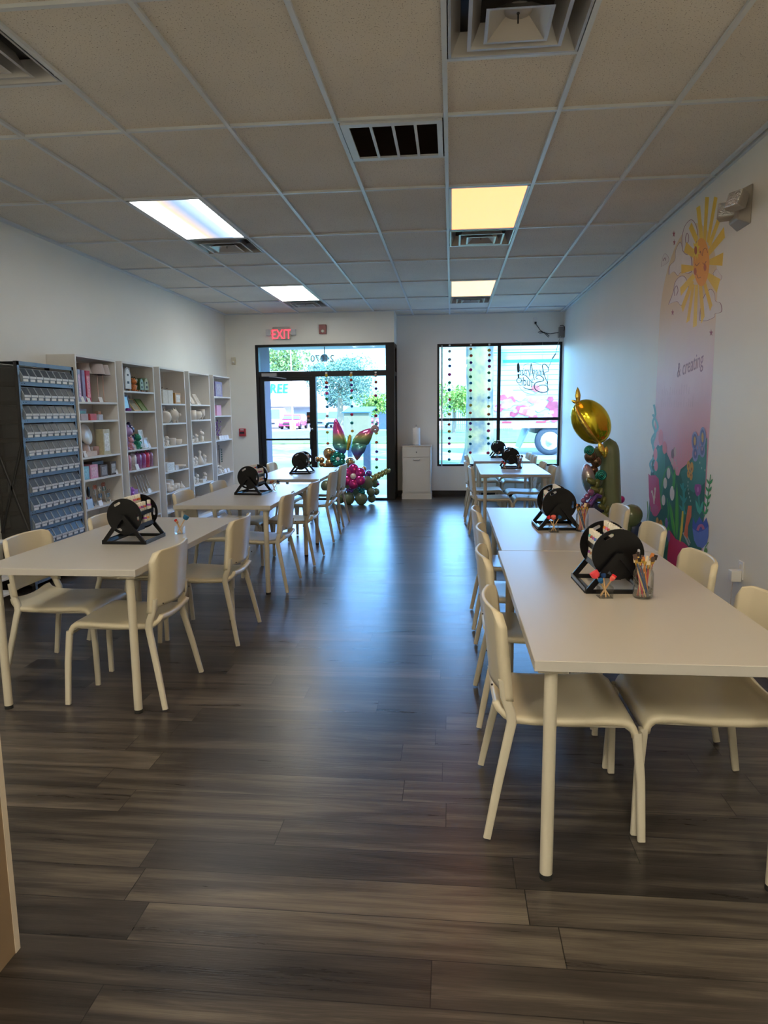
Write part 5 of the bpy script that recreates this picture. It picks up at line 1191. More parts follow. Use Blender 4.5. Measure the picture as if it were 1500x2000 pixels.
paint([ell(549, 1000, 15, 48), ell(580, 1015, 16, 52), ell(550, 1075, 14, 36), ell(573, 1095, 15, 40)], 'orange_butterfly', (.62, .33, .03)); paint([ell(552, 1000, 5, 18, 8), ell(580, 1030, 5, 18, 8), ell(548, 1070, 4, 12, 8), ell(572, 1085, 4, 12, 8)], 'orange_butterfly_spot', (.30, .08, .02))
paint([ell(402, 890, 14, 46), ell(420, 860, 12, 34)], 'painted_bee', (.22, .06, .05)); paint([ell(424, 870, 11, 46), ell(398, 960, 12, 34)], 'bee_wing', (.58, .42, .38))
paint([ell(x, y, 4, 12, 8) for x, y in ((545, 1150), (543, 1185), (546, 1220), (552, 1255), (560, 1290), (568, 1325), (432, 950), (440, 980), (444, 1020), (655, 970), (672, 1020), (702, 1040))], 'dotted_trail', (.42, .50, .46))

# ------------------------------------------------------------------ balloons
def bmat(name, col, rough=.16, metal=.0, coat=.6): return mat('balloon_'+name, col, rough=rough, metal=metal, coat=coat, var=.03)
B_SAGE = bmat('sage_green', (.17, .215, .11), .24); B_GOLD = bmat('chrome_gold', (.66, .40, .17), .14, .85); B_TEAL = bmat('chrome_teal', (.01, .26, .22), .12, .75)
B_MAG = bmat('chrome_magenta', (.62, .03, .26), .14, .65); B_PUR = bmat('chrome_purple', (.20, .10, .42), .14, .7); B_WHT = bmat('matte_white', (.80, .72, .70), .3); B_OLV = bmat('olive_green', (.17, .19, .05), .15, .15)
B_BRN = bmat('chrome_brown', (.20, .12, .07), .15, .7); B_BLU = bmat('slate_blue', (.05, .07, .16), .2)
def balloon(parent, c, r, m, name='balloon', sc=(1, 1, 1)):
    b = MB(); n = 14
    prof = [(max(1e-6, r*math.sin(PI*i/n)*(1-.06*math.cos(PI*i/n))), -r*1.06*math.cos(PI*i/n)) for i in range(n+1)]
    b.lathe(prof, 20, mt=Matrix.Translation(Vector(c)) @ Matrix.Diagonal((sc[0], sc[1], sc[2], 1)))
    return b.build(name, m, parent)
def pillow(name, poly, T, th, m, parent, rings=7):
    cx = sum(p[0] for p in poly)/len(poly); cy = sum(p[1] for p in poly)/len(poly); n = len(poly); b = MB()
    for side in (1, -1):
        vs_ = []
        for k in range(rings):
            s = 1-k/(rings-.0)
            z = th*math.sqrt(max(0, 1-s*s))*side
            for p in poly: vs_.append(T @ Vector((cx+(p[0]-cx)*s, cy+(p[1]-cy)*s, z)))
        vs_.append(T @ Vector((cx, cy, th*side)))
        fs = []
        for k in range(rings-1):
            for i in range(n):
                f = (k*n+i, k*n+(i+1) % n, (k+1)*n+(i+1) % n, (k+1)*n+i); fs.append(f if side > 0 else f[::-1])
        for i in range(n):
            f = ((rings-1)*n+i, (rings-1)*n+(i+1) % n, rings*n); fs.append(f if side > 0 else f[::-1])
        b.add(vs_, fs, 0, True)
    return b.build(name, m, parent)
def flower(loc, R, m, mc, label, npet=5, tilt=0.2, yaw=0.0, group=None, a0=PI/2, pw=.36):
    t = thing('flower_balloon', label, 'balloon', loc, 0, group)
    M0 = Matrix.Rotation(yaw, 4, 'Z') @ Matrix.Rotation(PI/2-tilt, 4, 'X')     # petals in a near-vertical plane facing -y
    for k in range(npet):
        a = a0+2*PI*k/npet
        P_ = Matrix.Rotation(a, 4, 'Z') @ Matrix.Translation((R*.60, 0, 0))
        b = MB(); n = 10
        vs_ = []
        b.ball((0, 0, 0), 1, n=12, mt=M0 @ P_ @ Matrix.Diagonal((R*.44, R*pw, R*.24, 1)))
        b.build('petal', m, t)
    MB().ball((0, 0, 0), 1, n=12, mt=M0 @ Matrix.Translation((0, 0, R*.20)) @ Matrix.Diagonal((R*.24, R*.24, R*.18, 1))).build('flower_centre', mc, t)
    return t
def braid(parent, p0, p1, r, turns, m, taper=.75):
    p0, p1 = Vector(p0), Vector(p1); d = (p1-p0); t = d.normalized(); q = Vector((0, 1, 0)); u = t.cross(q).normalized(); n = int(turns*2)+1
    for i in range(n):
        s_ = (i+.5)/n; k = 1-(1-taper)*s_; sg = 1 if i % 2 else -1
        c = p0+d*s_+u*(sg*r*.62*k)+q*(.3*r*sg)
        ax = (t*.80-u*(sg*.60)).normalized(); bx = ax.cross(q).normalized(); M3 = Matrix.Identity(4)
        for a in range(3): M3[a][0] = ax[a]; M3[a][1] = q[a]; M3[a][2] = bx[a]
        MB().ball(c, 1, n=12, mt=M3 @ Matrix.Diagonal((r*1.45*k, r*.95*k, r*.80*k, 1))).build('balloon_twist', m, parent)
GY = 10.90
t = thing('balloon_garland', 'sage green and gold balloon garland on floor by the storefront glass', 'balloons', (-1.55, GY, 0))
def G(x, z, y=GY): return (x+1.55, y-GY, z)
for x, z, r, m, y in ((-1.632, .098, .100, B_SAGE, 10.82), (-1.425, .098, .100, B_SAGE, 10.80), (-1.345, .335, .110, B_SAGE, 10.92), (-1.275, .200, .070, B_SAGE, 10.86), (-1.205, .190, .055, B_SAGE, 10.98), (-1.228, .320, .065, B_SAGE, 11.02),
                      (-1.275, .085, .068, B_SAGE, 10.95), (-2.00, .29, .095, B_SAGE, 10.92), (-1.90, .12, .10, B_SAGE, 10.98), (-1.80, .30, .11, B_SAGE, 11.03), (-1.64, .30, .115, B_SAGE, 11.02), (-1.55, .20, .11, B_SAGE, 11.12), (-1.78, .10, .09, B_SAGE, 10.90), (-1.50, .30, .10, B_SAGE, 11.05),
                      (-1.66, .50, .10, B_SAGE, 11.05), (-1.80, .50, .09, B_SAGE, 11.08),
                      (-1.951, .812, .092, B_GOLD, 10.92), (-1.936, .660, .072, B_GOLD, 10.90), (-2.132, .722, .042, B_GOLD, 10.90), (-2.062, .712, .046, B_GOLD, 10.88), (-2.070, .642, .042, B_GOLD, 10.90), (-2.012, .615, .045, B_GOLD, 10.93),
                      (-1.870, .585, .050, B_GOLD, 10.95), (-1.610, .670, .078, B_GOLD, 10.93), (-1.387, .568, .040, B_GOLD, 10.90), (-1.705, .272, .034, B_GOLD, 10.80), (-1.700, .200, .036, B_GOLD, 10.80), (-1.852, .845, .030, B_GOLD, 10.84),
                      (-1.635, .232, .030, B_PUR, 10.78), (-1.590, .255, .034, B_PUR, 10.78), (-1.575, .222, .030, B_PUR, 10.78), (-1.318, .485, .052, B_PUR, 10.96), (-1.355, .455, .040, B_PUR, 10.94),
                      (-1.455, .255, .026, B_TEAL, 10.79), (-1.415, .235, .024, B_TEAL, 10.77), (-1.385, .245, .026, B_TEAL, 10.79), (-1.392, .200, .036, B_TEAL, 10.77), (-1.440, .212, .024, B_TEAL, 10.78), (-1.170, .310, .022, B_MAG, 10.98)):
    balloon(t, G(x, z, y), r, m)
flower((-1.785, 10.80, .730), .125, B_TEAL, B_WHT, 'teal chrome flower balloon with white centre among gold balloons', 5, pw=.5, a0=PI/2+.3)
flower((-1.531, 10.72, .462), .195, B_MAG, B_WHT, 'large magenta flower balloon with white centre', 6, pw=.42, a0=PI/2)
t2 = thing('twisted_balloon', 'green gold twisted balloon pointing up right from the garland', 'balloon', (-1.262, 10.90, .405)); braid(t2, (0, 0, 0), (.285, .0, .150), .036, 5, bmat('green_gold', (.30, .33, .12), .15, .5))
t2 = thing('butterfly_balloon', 'rainbow foil butterfly balloon with gold body above the garland', 'balloon', (-1.60, 10.84, .98))
mw = ramp_by('rainbow_foil', 'Z', [(-.26, (.50, .34, .16)), (-.17, (.14, .14, .60)), (-.05, (.10, .42, .40)), (.05, (.26, .46, .20)), (.11, (.62, .50, .22)), (.17, (.80, .12, .42)), (.40, (.78, .08, .40))], rough=.14, metal=.55, coat=.5)
def bw_(x, z): return (x+1.60, z-.98)
Tb = frame_T((0, 0, 0), (1, 0, 0), (0, 0, 1))
LU = [bw_(*p) for p in [(-1.64, .955), (-1.66, 1.06), (-1.69, 1.15), (-1.735, 1.24), (-1.785, 1.335), (-1.815, 1.377), (-1.845, 1.33), (-1.865, 1.22), (-1.87, 1.10), (-1.872, 1.02), (-1.875, .94), (-1.80, .90), (-1.72, .905)]]
LL = [bw_(*p) for p in [(-1.63, .95), (-1.70, .99), (-1.80, 1.0), (-1.87, .98), (-1.865, .92), (-1.83, .87), (-1.79, .855), (-1.755, .825), (-1.70, .805), (-1.675, .82), (-1.65, .87)]]
RU = [bw_(*p) for p in [(-1.565, .97), (-1.545, 1.04), (-1.50, 1.10), (-1.44, 1.155), (-1.36, 1.19), (-1.28, 1.21), (-1.215, 1.212), (-1.225, 1.13), (-1.26, 1.03), (-1.30, .96), (-1.36, .93), (-1.46, .93)]]
RL = [bw_(*p) for p in [(-1.575, .95), (-1.52, 1.00), (-1.42, 1.00), (-1.33, .99), (-1.335, .92), (-1.36, .85), (-1.41, .79), (-1.45, .735), (-1.49, .70), (-1.52, .74), (-1.55, .80), (-1.58, .86)]]
for nm, P_ in (('upper_wing', LU), ('lower_wing', LL), ('upper_wing', RU), ('lower_wing', RL)): pillow(nm, P_, Tb, .055, mw, t2)
b = MB(); bp_ = [(.012, -.045, .13), (.005, -.05, .06), (-.01, -.05, -.02), (-.03, -.045, -.11)]; b.tube(bp_, [.020, .032, .032, .022], 12)
b.build('butterfly_body', bmat('crinkled_gold', (.85, .62, .10), .18, .9), t2)
m_gc = MATS['balloon_crinkled_gold']; nt = m_gc.node_tree; n2 = nt.nodes.new('ShaderNodeTexNoise'); n2.inputs['Scale'].default_value = 28; n2.inputs['Detail'].default_value = 3; bpn = nt.nodes.new('ShaderNodeBump'); bpn.inputs['Strength'].default_value = .8; bpn.inputs['Distance'].default_value = .01
nt.links.new(nt.nodes['Texture Coordinate'].outputs['Object'], n2.inputs['Vector']); nt.links.new(n2.outputs[0], bpn.inputs['Height']); nt.links.new(bpn.outputs[0], nt.nodes['Principled BSDF'].inputs['Normal'])
def rosette(loc, r, m, label, tilt=.3):
    t = thing('rose_balloon', label, 'balloon', loc); b = MB(); pts = []; 
    for i in range(60):
        s = i/59; a = 2*PI*2.6*s; q = r*(.12+.68*s); pts.append((q*math.cos(a), -.30*r*(1-s), q*math.sin(a)))
    b.tube(pts, [r*.20]*60, 8); b.build('spiral_petals', m, t); return t
rosette((-1.190, 10.80, 1.195), .075, bmat('dusty_pink', (.42, .28, .32), .25), 'dusty pink rose balloon at the butterfly wing tip')
# right-hand group by the wall
CY = 6.60
t = thing('cactus_balloon', 'tall ribbed green cactus balloon standing by the right wall', 'balloon', (1.50, CY+.12, 0))
b = MB(); rows = 26; n = 40; vs_ = []; 
for i in range(rows):
    s = i/(rows-1); z = .24+.96*s; R_ = .112*(1-.20*s)*(1 if s < .86 else math.sqrt(max(1e-4, 1-((s-.86)/.14)**2)))
    xo = .05*(1-s)-.015
    for k in range(n):
        a = 2*PI*k/n; q = R_*(1-.13*abs(math.cos(a*2.0+.4))**14); vs_.append((xo+q*math.cos(a), q*math.sin(a)*1.0, z))
b.add(vs_, [(i*n+k, i*n+(k+1) % n, (i+1)*n+(k+1) % n, (i+1)*n+k) for i in range(rows-1) for k in range(n)], 0, True)
b.build('cactus_column', bmat('cactus_green', (.19, .235, .12), .32, 0, .3), t)
for x, y, z, r, m in ((.03, 0, .16, .155, B_SAGE), (-.16, -.05, .15, .145, B_SAGE), (.19, -.02, .13, .125, B_SAGE), (.185, -.12, .478, .102, B_SAGE), (.215, -.05, .34, .105, B_BLU), (.12, .02, .612, .035, B_MAG), (.10, -.10, .36, .10, B_SAGE), (-.07, -.05, .36, .11, B_SAGE), (-.13, -.03, .50, .09, B_BLU),
                      (-.206, -.11, 1.032, .058, B_BRN), (-.150, -.10, .985, .052, B_BRN), (-.17, -.08, .90, .045, B_BRN), (-.14, -.06, 1.06, .05, B_SAGE), (-.14, -.07, .80, .07, B_SAGE), (-.12, -.05, .67, .07, B_SAGE)):
    balloon(t, (x, y, z), r, m)
MB().tube([(-.13, .0, .10), (-.13, .0, 1.12)], .012, 8).build('support_pole', m_dk, t)
t = thing('gold_foil_balloon', 'large shiny gold oval foil balloon atop the cactus balloon', 'balloon', (1.285, CY, 1.355))
R_ = Matrix.Rotation(math.radians(23), 4, 'Y')
R_ = Matrix.Rotation(-math.radians(33), 4, 'Y')
MB().ball((0, 0, 0), 1, n=22, mt=R_ @ Matrix.Diagonal((.168, .125, .222, 1))).build('foil_body', bmat('lemon_gold', (.80, .66, .02), .16, .85), t)
pts = [R_ @ Vector((-.060*math.cos(a)-.02, -.118*math.cos(a), .215*math.sin(a))) for a in [-1.25+2.5*k/14 for k in range(15)]]
MB().tube(pts, [.008+.018*math.sin(PI*k/14) for k in range(15)], 10).build('crinkled_seam', m_gc, t)
def leaf(parent, p, L, w, ang, yaw=0):
    P_ = [(0, 0), (L*.2, w*.7), (L*.5, w), (L*.8, w*.6), (L, 0), (L*.8, -w*.6), (L*.5, -w), (L*.2, -w*.7)]
    T = Matrix.Translation(Vector(p)) @ Matrix.Rotation(yaw, 4, 'Z') @ frame_T((0, 0, 0), (math.cos(ang), 0, math.sin(ang)), (-math.sin(ang), 0, math.cos(ang)))
    return pillow('foil_leaf', P_, T, w*.4, m_gc, parent, 5)
leaf(t, (-.125, -.03, .165), .155, .026, PI/2+.06); leaf(t, (-.13, -.05, .17), .07, .016, PI*.86); leaf(t, (.052, -.13, -.175), .155, .030, -PI/2+.35); leaf(t, (.125, -.12, -.22), .115, .024, -PI/2-.15)
rosette((1.262, CY-.10, 1.095), .052, B_TEAL, 'teal rose balloon tucked under the gold foil balloon'); rosette((1.372, CY-.12, .868), .058, B_TEAL, 'second teal rose balloon, at top of the green braid')
t = thing('iridescent_balloon', 'pearly iridescent foil balloon behind the green balloon braid', 'balloon', (1.285, CY+.02, .82))
MB().ball((0, 0, 0), 1, n=18, mt=Matrix.Rotation(-.18, 4, 'Y') @ Matrix.Diagonal((.062, .08, .145, 1))).build('foil_body', ramp_by('pearl_foil', 'Z', [(-.15, (.25, .18, .40)), (-.04, (.25, .42, .42)), (.05, (.55, .50, .45)), (.15, (.50, .34, .58))], rough=.12, metal=.6), t)
t = thing('braided_balloon', 'olive green balloon braid hanging beside the cactus balloon', 'balloon', (1.30, CY-.085, .84)); braid(t, (0, 0, 0), (.15, .0, -.36), .036, 4.2, B_OLV, .75)
t = thing('curled_balloon', 'purple curled balloon behind the far paint jar', 'balloon', (1.27, CY-.16, .60)); b = MB()
b.tube([(-.07, 0, -.02), (-.03, -.01, .0), (.0, 0, .0), (.03, 0, .05), (.06, .01, .085), (.10, .02, .07)], [.024, .032, .034, .030, .028, .020], 10); b.build('curl', B_PUR, t)
balloon(t, (-.03, .0, .075), .028, bmat('mauve', (.32, .12, .26), .2, .4), 'small_bubble'); balloon(t, (.005, .0, .115), .030, bmat('mauve', (.32, .12, .26)), 'small_bubble'); balloon(t, (-.06, .0, .04), .024, bmat('mauve', (.32, .12, .26)), 'small_bubble')

# ------------------------------------------------------------------ foreground counter, cart
t = thing('counter_end', 'pale laminated counter end cut by the lower left edge', 'counter', (-1.19, 1.0, 0))
m_ply = mat('birch_laminate', (.26, .18, .11), rough=.5, var=.08, nscale=5)
MB().box(-.55, -.002, -.95, .600, .0, .92).build('carcass', m_ply, t); MB().box(-.018, 0, .600, .620, 0, .92).box(-.55, -.018, .600, .612, 0, .92).build('front_edge', mat('cream_edge', (.60, .52, .42), rough=.5), t)
MB().box(-.58, .0, -.97, .62, .92, .95).build('worktop', m_top, t)
t = thing('rolling_cart', 'white metal cart with black casters behind the left table leg', 'cart', (-3.48, 4.93, 0))
for x in (-.14, .09):
    for y in (-.20, .09-.1):
        lg = MB().cbox((x, y, .30), (.025, .025, .46)).build('leg', m_white, t)
        MB().lathe([(1e-5, -.011), (.030, -.011), (.034, 0), (.030, .011), (1e-5, .011)], 18, mt=Matrix.Translation((x, y, .034)) @ Matrix.Rotation(PI/2, 4, 'X')).build('caster_wheel', m_rub, lg)
        MB().box(x-.010, x+.010, y-.014, y+.014, .060, .075).build('caster_fork', m_chrome, lg)
for z in (.10, .22, .50): MB().box(-.15, .10, -.21, .0, z, z+.02).build('tray', m_white, t, bevel=.003)

# ------------------------------------------------------------------ outside
GZ = -.13
def ground(name, x0, x1, y0, y1, z, m, kind='structure'):
    o = MB().box(x0, x1, y0, y1, z-.1, z).build(name, m); o['kind'] = kind; return o
m_conc = mat('pale_concrete', (.55, .55, .54), rough=.9, var=.08, nscale=2); m_asph = mat('light_asphalt', (.20, .205, .21), rough=.9, var=.08, nscale=1.5)
m_grass = mat('mown_grass', (.085, .145, .024), rough=.9, var=.30, nscale=.8, bump=.5, bscale=20)
ground('trim_1', -40, 30, 12.15, 15.3, GZ+.09, m_conc); ground('trim_2', -60, 50, 15.3, 22.5, GZ+.02, m_grass); ground('trim_3', -90, 70, 22.5, 34.8, GZ-.02, m_asph)
ground('trim_4', -90, 70, 34.8, 58, GZ+.02, m_grass); ground('trim_5', -120, 90, 58, 170, GZ, mat('parking_asphalt', (.24, .235, .235), rough=.9, var=.06, nscale=.5))
o = MB().box(-8, 6, YB+.17, YB+.25, 2.9, 5.0).build('trim_6', mat('added_parapet_stucco', (.55, .52, .48), rough=.9)); o['kind'] = 'structure'  # unseen parapet, added to stretch the building's shadow over the walk
# brick pier, canopy and lamp
m_brick = mat('lavender_grey_brick', (.34, .33, .38), rough=.85); nt = m_brick.node_tree; bt = nt.nodes.new('ShaderNodeTexBrick'); mpn = nt.nodes.new('ShaderNodeMapping'); tcn = nt.nodes.new('ShaderNodeTexCoord')
mpn.inputs['Rotation'].default_value = (PI/2, 0, PI/2); nt.links.new(tcn.outputs['Object'], mpn.inputs[0]); nt.links.new(mpn.outputs[0], bt.inputs[0])
bt.inputs['Color1'].default_value = (.26, .24, .29, 1); bt.inputs['Color2'].default_value = (.20, .19, .24, 1); bt.inputs['Mortar'].default_value = (.12, .12, .15, 1); bt.inputs['Scale'].default_value = 1; bt.inputs['Brick Width'].default_value = .20; bt.inputs['Row Height'].default_value = .068; bt.inputs['Mortar Size'].default_value = .006
nt.links.new(bt.outputs[0], nt.nodes['Principled BSDF'].inputs['Base Color'])
o = MB().box(-.60, 0, 0, 1.15, GZ, 2.72).build('brick_pier', m_brick); o.location = (-3.43, 11.90, 0); tag(o, 'lavender grey brick pier just outside the street door', 'brick pier')
o = MB().box(-3.55, XJ-.02, YN+.17, 14.0, 2.715, 2.80).build('entrance_canopy', mat('canopy_grey', (.30, .32, .33), rough=.6)); tag(o, 'grey flat canopy over the entrance, outside the transom', 'canopy')
t = thing('canopy_lamp', 'grey globe lamp hanging under the canopy behind the address numbers', 'lamp', (-2.33, 12.8, 2.45)); MB().tube([(0, 0, .05), (0, 0, .265)], .008, 6).build('stem', m_dk, t); MB().lathe([(1e-5, -.07), (.05, -.05), (.07, 0), (.055, .05), (.03, .07), (1e-5, .07)], 16).build('globe', mat('lamp_globe', (.30, .38, .42), rough=.2), t)
# metal drop box
t = thing('metal_drop_box', 'beige metal drop box with blue slanted roof on dark posts outside', 'drop box', (-2.44, 18.0, GZ+.02))
MB().box(-.33, .33, -.25, .25, .95, 1.56).build('box_body', mat('beige_metal', (.20, .19, .13), rough=.5), t, bevel=.01)
MB().add([(-.37, -.30, 1.55), (.37, -.30, 1.55), (.46, .34, 1.68), (-.26, .34, 1.68), (-.37, -.30, 1.575), (.37, -.30, 1.575), (.46, .34, 1.705), (-.26, .34, 1.705)], [(3, 2, 1, 0), (4, 5, 6, 7), (0, 1, 5, 4), (1, 2, 6, 5), (2, 3, 7, 6), (3, 0, 4, 7)]).build('roof', mat('blue_roof_metal', (.03, .12, .34), rough=.45), t)
for x0, x1 in ((-.26, -.16), (.15, .33)): MB().box(x0, x1, -.10, .10, 0, .96).build('post', mat('navy_post', (.02, .035, .07), rough=.4), t)
# trees
def leaf_mat(n, c): return mat('foliage_'+n, tuple(q*.55 for q in c), rough=.8, var=.55, nscale=1.2)
def tree(loc, h, R_, zc, m, label, trunk=.25, n=1600, size=.28, flat=1.0, name='tree', seed=1, group='trees across the street'):
    rnd = random.Random(seed); t = thing(name, label, 'tree', loc, 0, group)
    b = MB().tube([(0, 0, 0), (.05, 0, zc*.5), (0, 0, zc+.2)], [trunk*1.3, trunk, trunk*.6], 8); b.build('trunk', mat('bark_grey', (.22, .17, .12), rough=.9), t)
    vs_ = []; fs = []
    blobs = [(max(-.6*R_, min(.6*R_, rnd.gauss(0, R_*.45))), rnd.gauss(0, R_*.3), zc+rnd.uniform(-.35, .45)*(h-zc), rnd.uniform(.3, .55)*R_) for _ in range(12)]
    for i in range(n):
        c = rnd.choice(blobs); th = rnd.uniform(0, 2*PI); ph = math.acos(rnd.uniform(-1, 1)); q = c[3]*rnd.uniform(.6, 1.05)
        p = Vector((c[0]+q*math.sin(ph)*math.cos(th), c[1]+q*math.sin(ph)*math.sin(th), min(h, c[2]+q*math.cos(ph)*flat)))
        a = Vector((rnd.uniform(-1, 1), rnd.uniform(-1, 1), rnd.uniform(-1, 1))).normalized()*size*rnd.uniform(.6, 1.2); w = a.cross(Vector((rnd.uniform(-1, 1), rnd.uniform(-1, 1), rnd.uniform(-1, 1)))).normalized()*size*.6
        k = len(vs_); vs_ += [p-a*.5, p+w*.5, p+a*.5, p-w*.5]; fs.append((k, k+1, k+2, k+3))
    MB().add(vs_, fs).build('foliage', m, t); return t
tree((-9.2, 57, GZ), 6.6, 3.0, 4.0, leaf_mat('blue_green', (.20, .36, .30)), 'tall blue green tree behind the drop box across the street', n=6500, size=.18, seed=2)
tree((-29.5, 121, GZ), 14.2, 6.2, 10.2, leaf_mat('yellow_green', (.34, .46, .12)), 'yellow green tree rising over the store at upper left of transom', n=3000, size=.55, seed=3)
tree((-20.5, 121, GZ), 10.6, 5.2, 7.6, leaf_mat('pale_green', (.26, .44, .24)), 'pale green tree behind the store roof edge', n=3000, size=.5, seed=4)
tree((-6.55, 59, GZ), 3.3, 1.5, 2.2, leaf_mat('bright_green', (.36, .58, .10)), 'bright green round bush by the dark shed, across street', trunk=.12, n=1600, size=.25, name='bush', seed=5)
tree((.15, 50, GZ), 3.5, 1.9, 2.2, leaf_mat('bright_green', (.36, .58, .10)), 'bright green bush before the grey house roof', trunk=.12, n=2200, size=.25, name='bush', seed=6)
tree((-10.6, 66, GZ), 4.6, 1.4, 3.0, leaf_mat('blue_green', (.20, .36, .30)), 'smaller blue green tree right of the store', n=1500, seed=7)
# big trunk near the walk
t = thing('street_tree', 'thick mottled tree trunk outside the big shop window', 'tree', (.81, 20.0, GZ+.02), 0, 'trees across the street')
m_bark = mat('mottled_bark', (.38, .34, .18), rough=.9, bump=.7, bscale=9); nt = m_bark.node_tree; r0 = [q for q in nt.nodes if q.type == 'VALTORGB'][0]; nzz = [q for q in nt.nodes if q.type == 'TEX_NOISE'][0]; nzz.inputs['Scale'].default_value = 2.2; nzz.inputs['Detail'].default_value = 6
r0.color_ramp.elements[0].color = (.06, .085, .10, 1); r0.color_ramp.elements[1].color = (.24, .215, .10, 1); r0.color_ramp.elements[0].position = .38; r0.color_ramp.elements[1].position = .58
b = MB(); pr = [(0, .62), (.15, .50), (.5, .41), (1.2, .375), (2.2, .365), (3.4, .385), (4.5, .36), (8, .30), (13.5, .2)]; n = 28; vs_ = []
for z, r in pr:
    for k in range(n):
        a = 2*PI*k/n; q = r*(1+.05*math.sin(5*a+z*.6)+.04*math.sin(9*a)); vs_.append((q*math.cos(a)-.04*z*.3, q*math.sin(a), z))
b.add(vs_, [(i*n+k, i*n+(k+1) % n, (i+1)*n+(k+1) % n, (i+1)*n+k) for i in range(len(pr)-1) for k in range(n)], 0, True); b.build('trunk', m_bark, t)
rnd = random.Random(12); vs_ = []; fs = []
for i in range(1500):
    p = Vector((rnd.gauss(0, 2.4), rnd.gauss(0, 2.4), rnd.uniform(12.5, 16))); a = Vector((rnd.uniform(-1, 1), rnd.uniform(-1, 1), rnd.uniform(-1, 1)))*.25; w = a.cross(Vector((.3, .5, .9)))*.8; k = len(vs_); vs_ += [p-a, p+w, p+a, p-w]; fs.append((k, k+1, k+2, k+3))
MB().add(vs_, fs).build('foliage', leaf_mat('bright_green', (.36, .58, .10)), t)
# store across the street
t = thing('store_building', 'long white store with pinkish awning and green sign across the street', 'building', (-40, 90, GZ))
m_sw = mat('white_stucco', (.82, .80, .78), rough=.8, var=.02)
MB().box(-30, 22.6, 0, 25, 0, 6.9).build('wall', m_sw, t); MB().box(-30, 22.6, -3.0, 0, 2.35, 3.25).build('awning', mat('mauve_standing_seam', (.42, .33, .37), rough=.6, var=.1, nscale=3), t)
for k in range(12): MB().box(-29+4.4*k, -26+4.4*k, -.05, 0, .3, 2.2).build('shop_front', mat('shop_glass', (.35, .38, .42), rough=.2), t)
text_mesh('TREE', 1.72, frame_T((17.0, -.12, 4.62), (1, 0, 0), (0, 0, 1)), .10, 'sign_lettering', mat('sign_green', (.01, .38, .20), rough=.4), t, shear=.12, off=.03, sx=.88)
# cars
def car(x, y, c, cn, label, w=1.85, L=4.5, h=1.5, rz=0):
    t = thing('car', label, 'car', (x, y, GZ), rz, 'cars parked before the store'); m = mat('car_paint_'+cn, c, rough=.2, coat=.8, var=.02)
    b = MB(); P_ = [(-L/2, .30), (-L/2, .72), (-L/2+.95, .92), (-L/2+1.55, h), (L/2-1.0, h), (L/2-.25, .98), (L/2, .90), (L/2, .30)]
    vs_ = []
    for yy, k in ((-w/2, 0), (w/2, 0)):
        for px, pz in P_: vs_.append((yy*(.82 if pz > 1.1 else 1), px, pz))
    n = len(P_); b.add(vs_, [tuple(range(n)), tuple(range(2*n-1, n-1, -1))]+[(i, i+n, (i+1) % n+n, (i+1) % n) for i in range(n)]); b.build('car_body', m, t, bevel=.06)
    a = w*.80/2
    MB().add([(-w*.45, -L/2+.93, .95), (w*.45, -L/2+.93, .95), (a*.93, -L/2+1.48, h-.07), (-a*.93, -L/2+1.48, h-.07)], [(0, 1, 2, 3)]).build('windshield', mat('car_glass', (.10, .22, .40), rough=.1), t)
    MB().box(-w*.30, w*.30, -L/2-.012, -L/2+.01, .42, .60).build('grille', m_dk, t)
    for s_ in (-1, 1):
        MB().box(s_*w*.36-.17, s_*w*.36+.17, -L/2-.015, -L/2+.02, .58, .70).build('headlight', mat('headlight', (.85, .88, .9), rough=.1), t)
        for yy in (-L/2+.85, L/2-.85):
            MB().lathe([(1e-5, -.11), (.27, -.11), (.33, -.09), (.33, .09), (.27, .11), (1e-5, .11)], 18, mt=Matrix.Translation((s_*(w/2-.10), yy, .33)) @ Matrix.Rotation(PI/2, 4, 'Y')).build('wheel', m_rub, t)
    return t
car(-15.25, 66.5, (.62, .03, .12), 'red', 'bright red car parked in front of the store', w=1.95, h=1.42)
car(-18.2, 70.5, (.80, .80, .80), 'white', 'white van-like car left of the red car', w=2.0, h=2.0); car(-13.9, 73.5, (.20, .28, .50), 'blue', 'blue car parked right behind the red car', h=1.6)
car(-11.6, 70.5, (.78, .80, .82), 'silver_white', 'white car parked seen left of the butterfly balloon', w=2.1, h=1.7); car(-7.9, 72, (.60, .05, .10), 'dark_red', 'red car seen behind the drop box roof', h=1.6)
t = thing('parking_light_pole', 'thin light pole with yellow base in front of the red car', 'light pole', (-14.0, 60.5, GZ)); MB().tube([(0, 0, .8), (0, 0, 8)], .06, 8).build('pole', mat('pole_pinkish', (.50, .36, .36)), t); MB().lathe([(.27, 0), (.27, .82), (.20, .86), (1e-5, .86)], 14).build('base', mat('safety_yellow', (.75, .60, .10)), t)
o = thing('dark_shed', 'dark blue shed at right edge of the storefront view', 'shed', (-5.9, 62, GZ)); MB().box(-.6, .9, 0, 1.5, 0, 2.0).build('shed_wall', mat('shed_navy', (.05, .09, .16)), o); MB().box(-.7, 1.0, -.1, 1.6, 2.0, 2.1).build('shed_roof', m_dk, o)
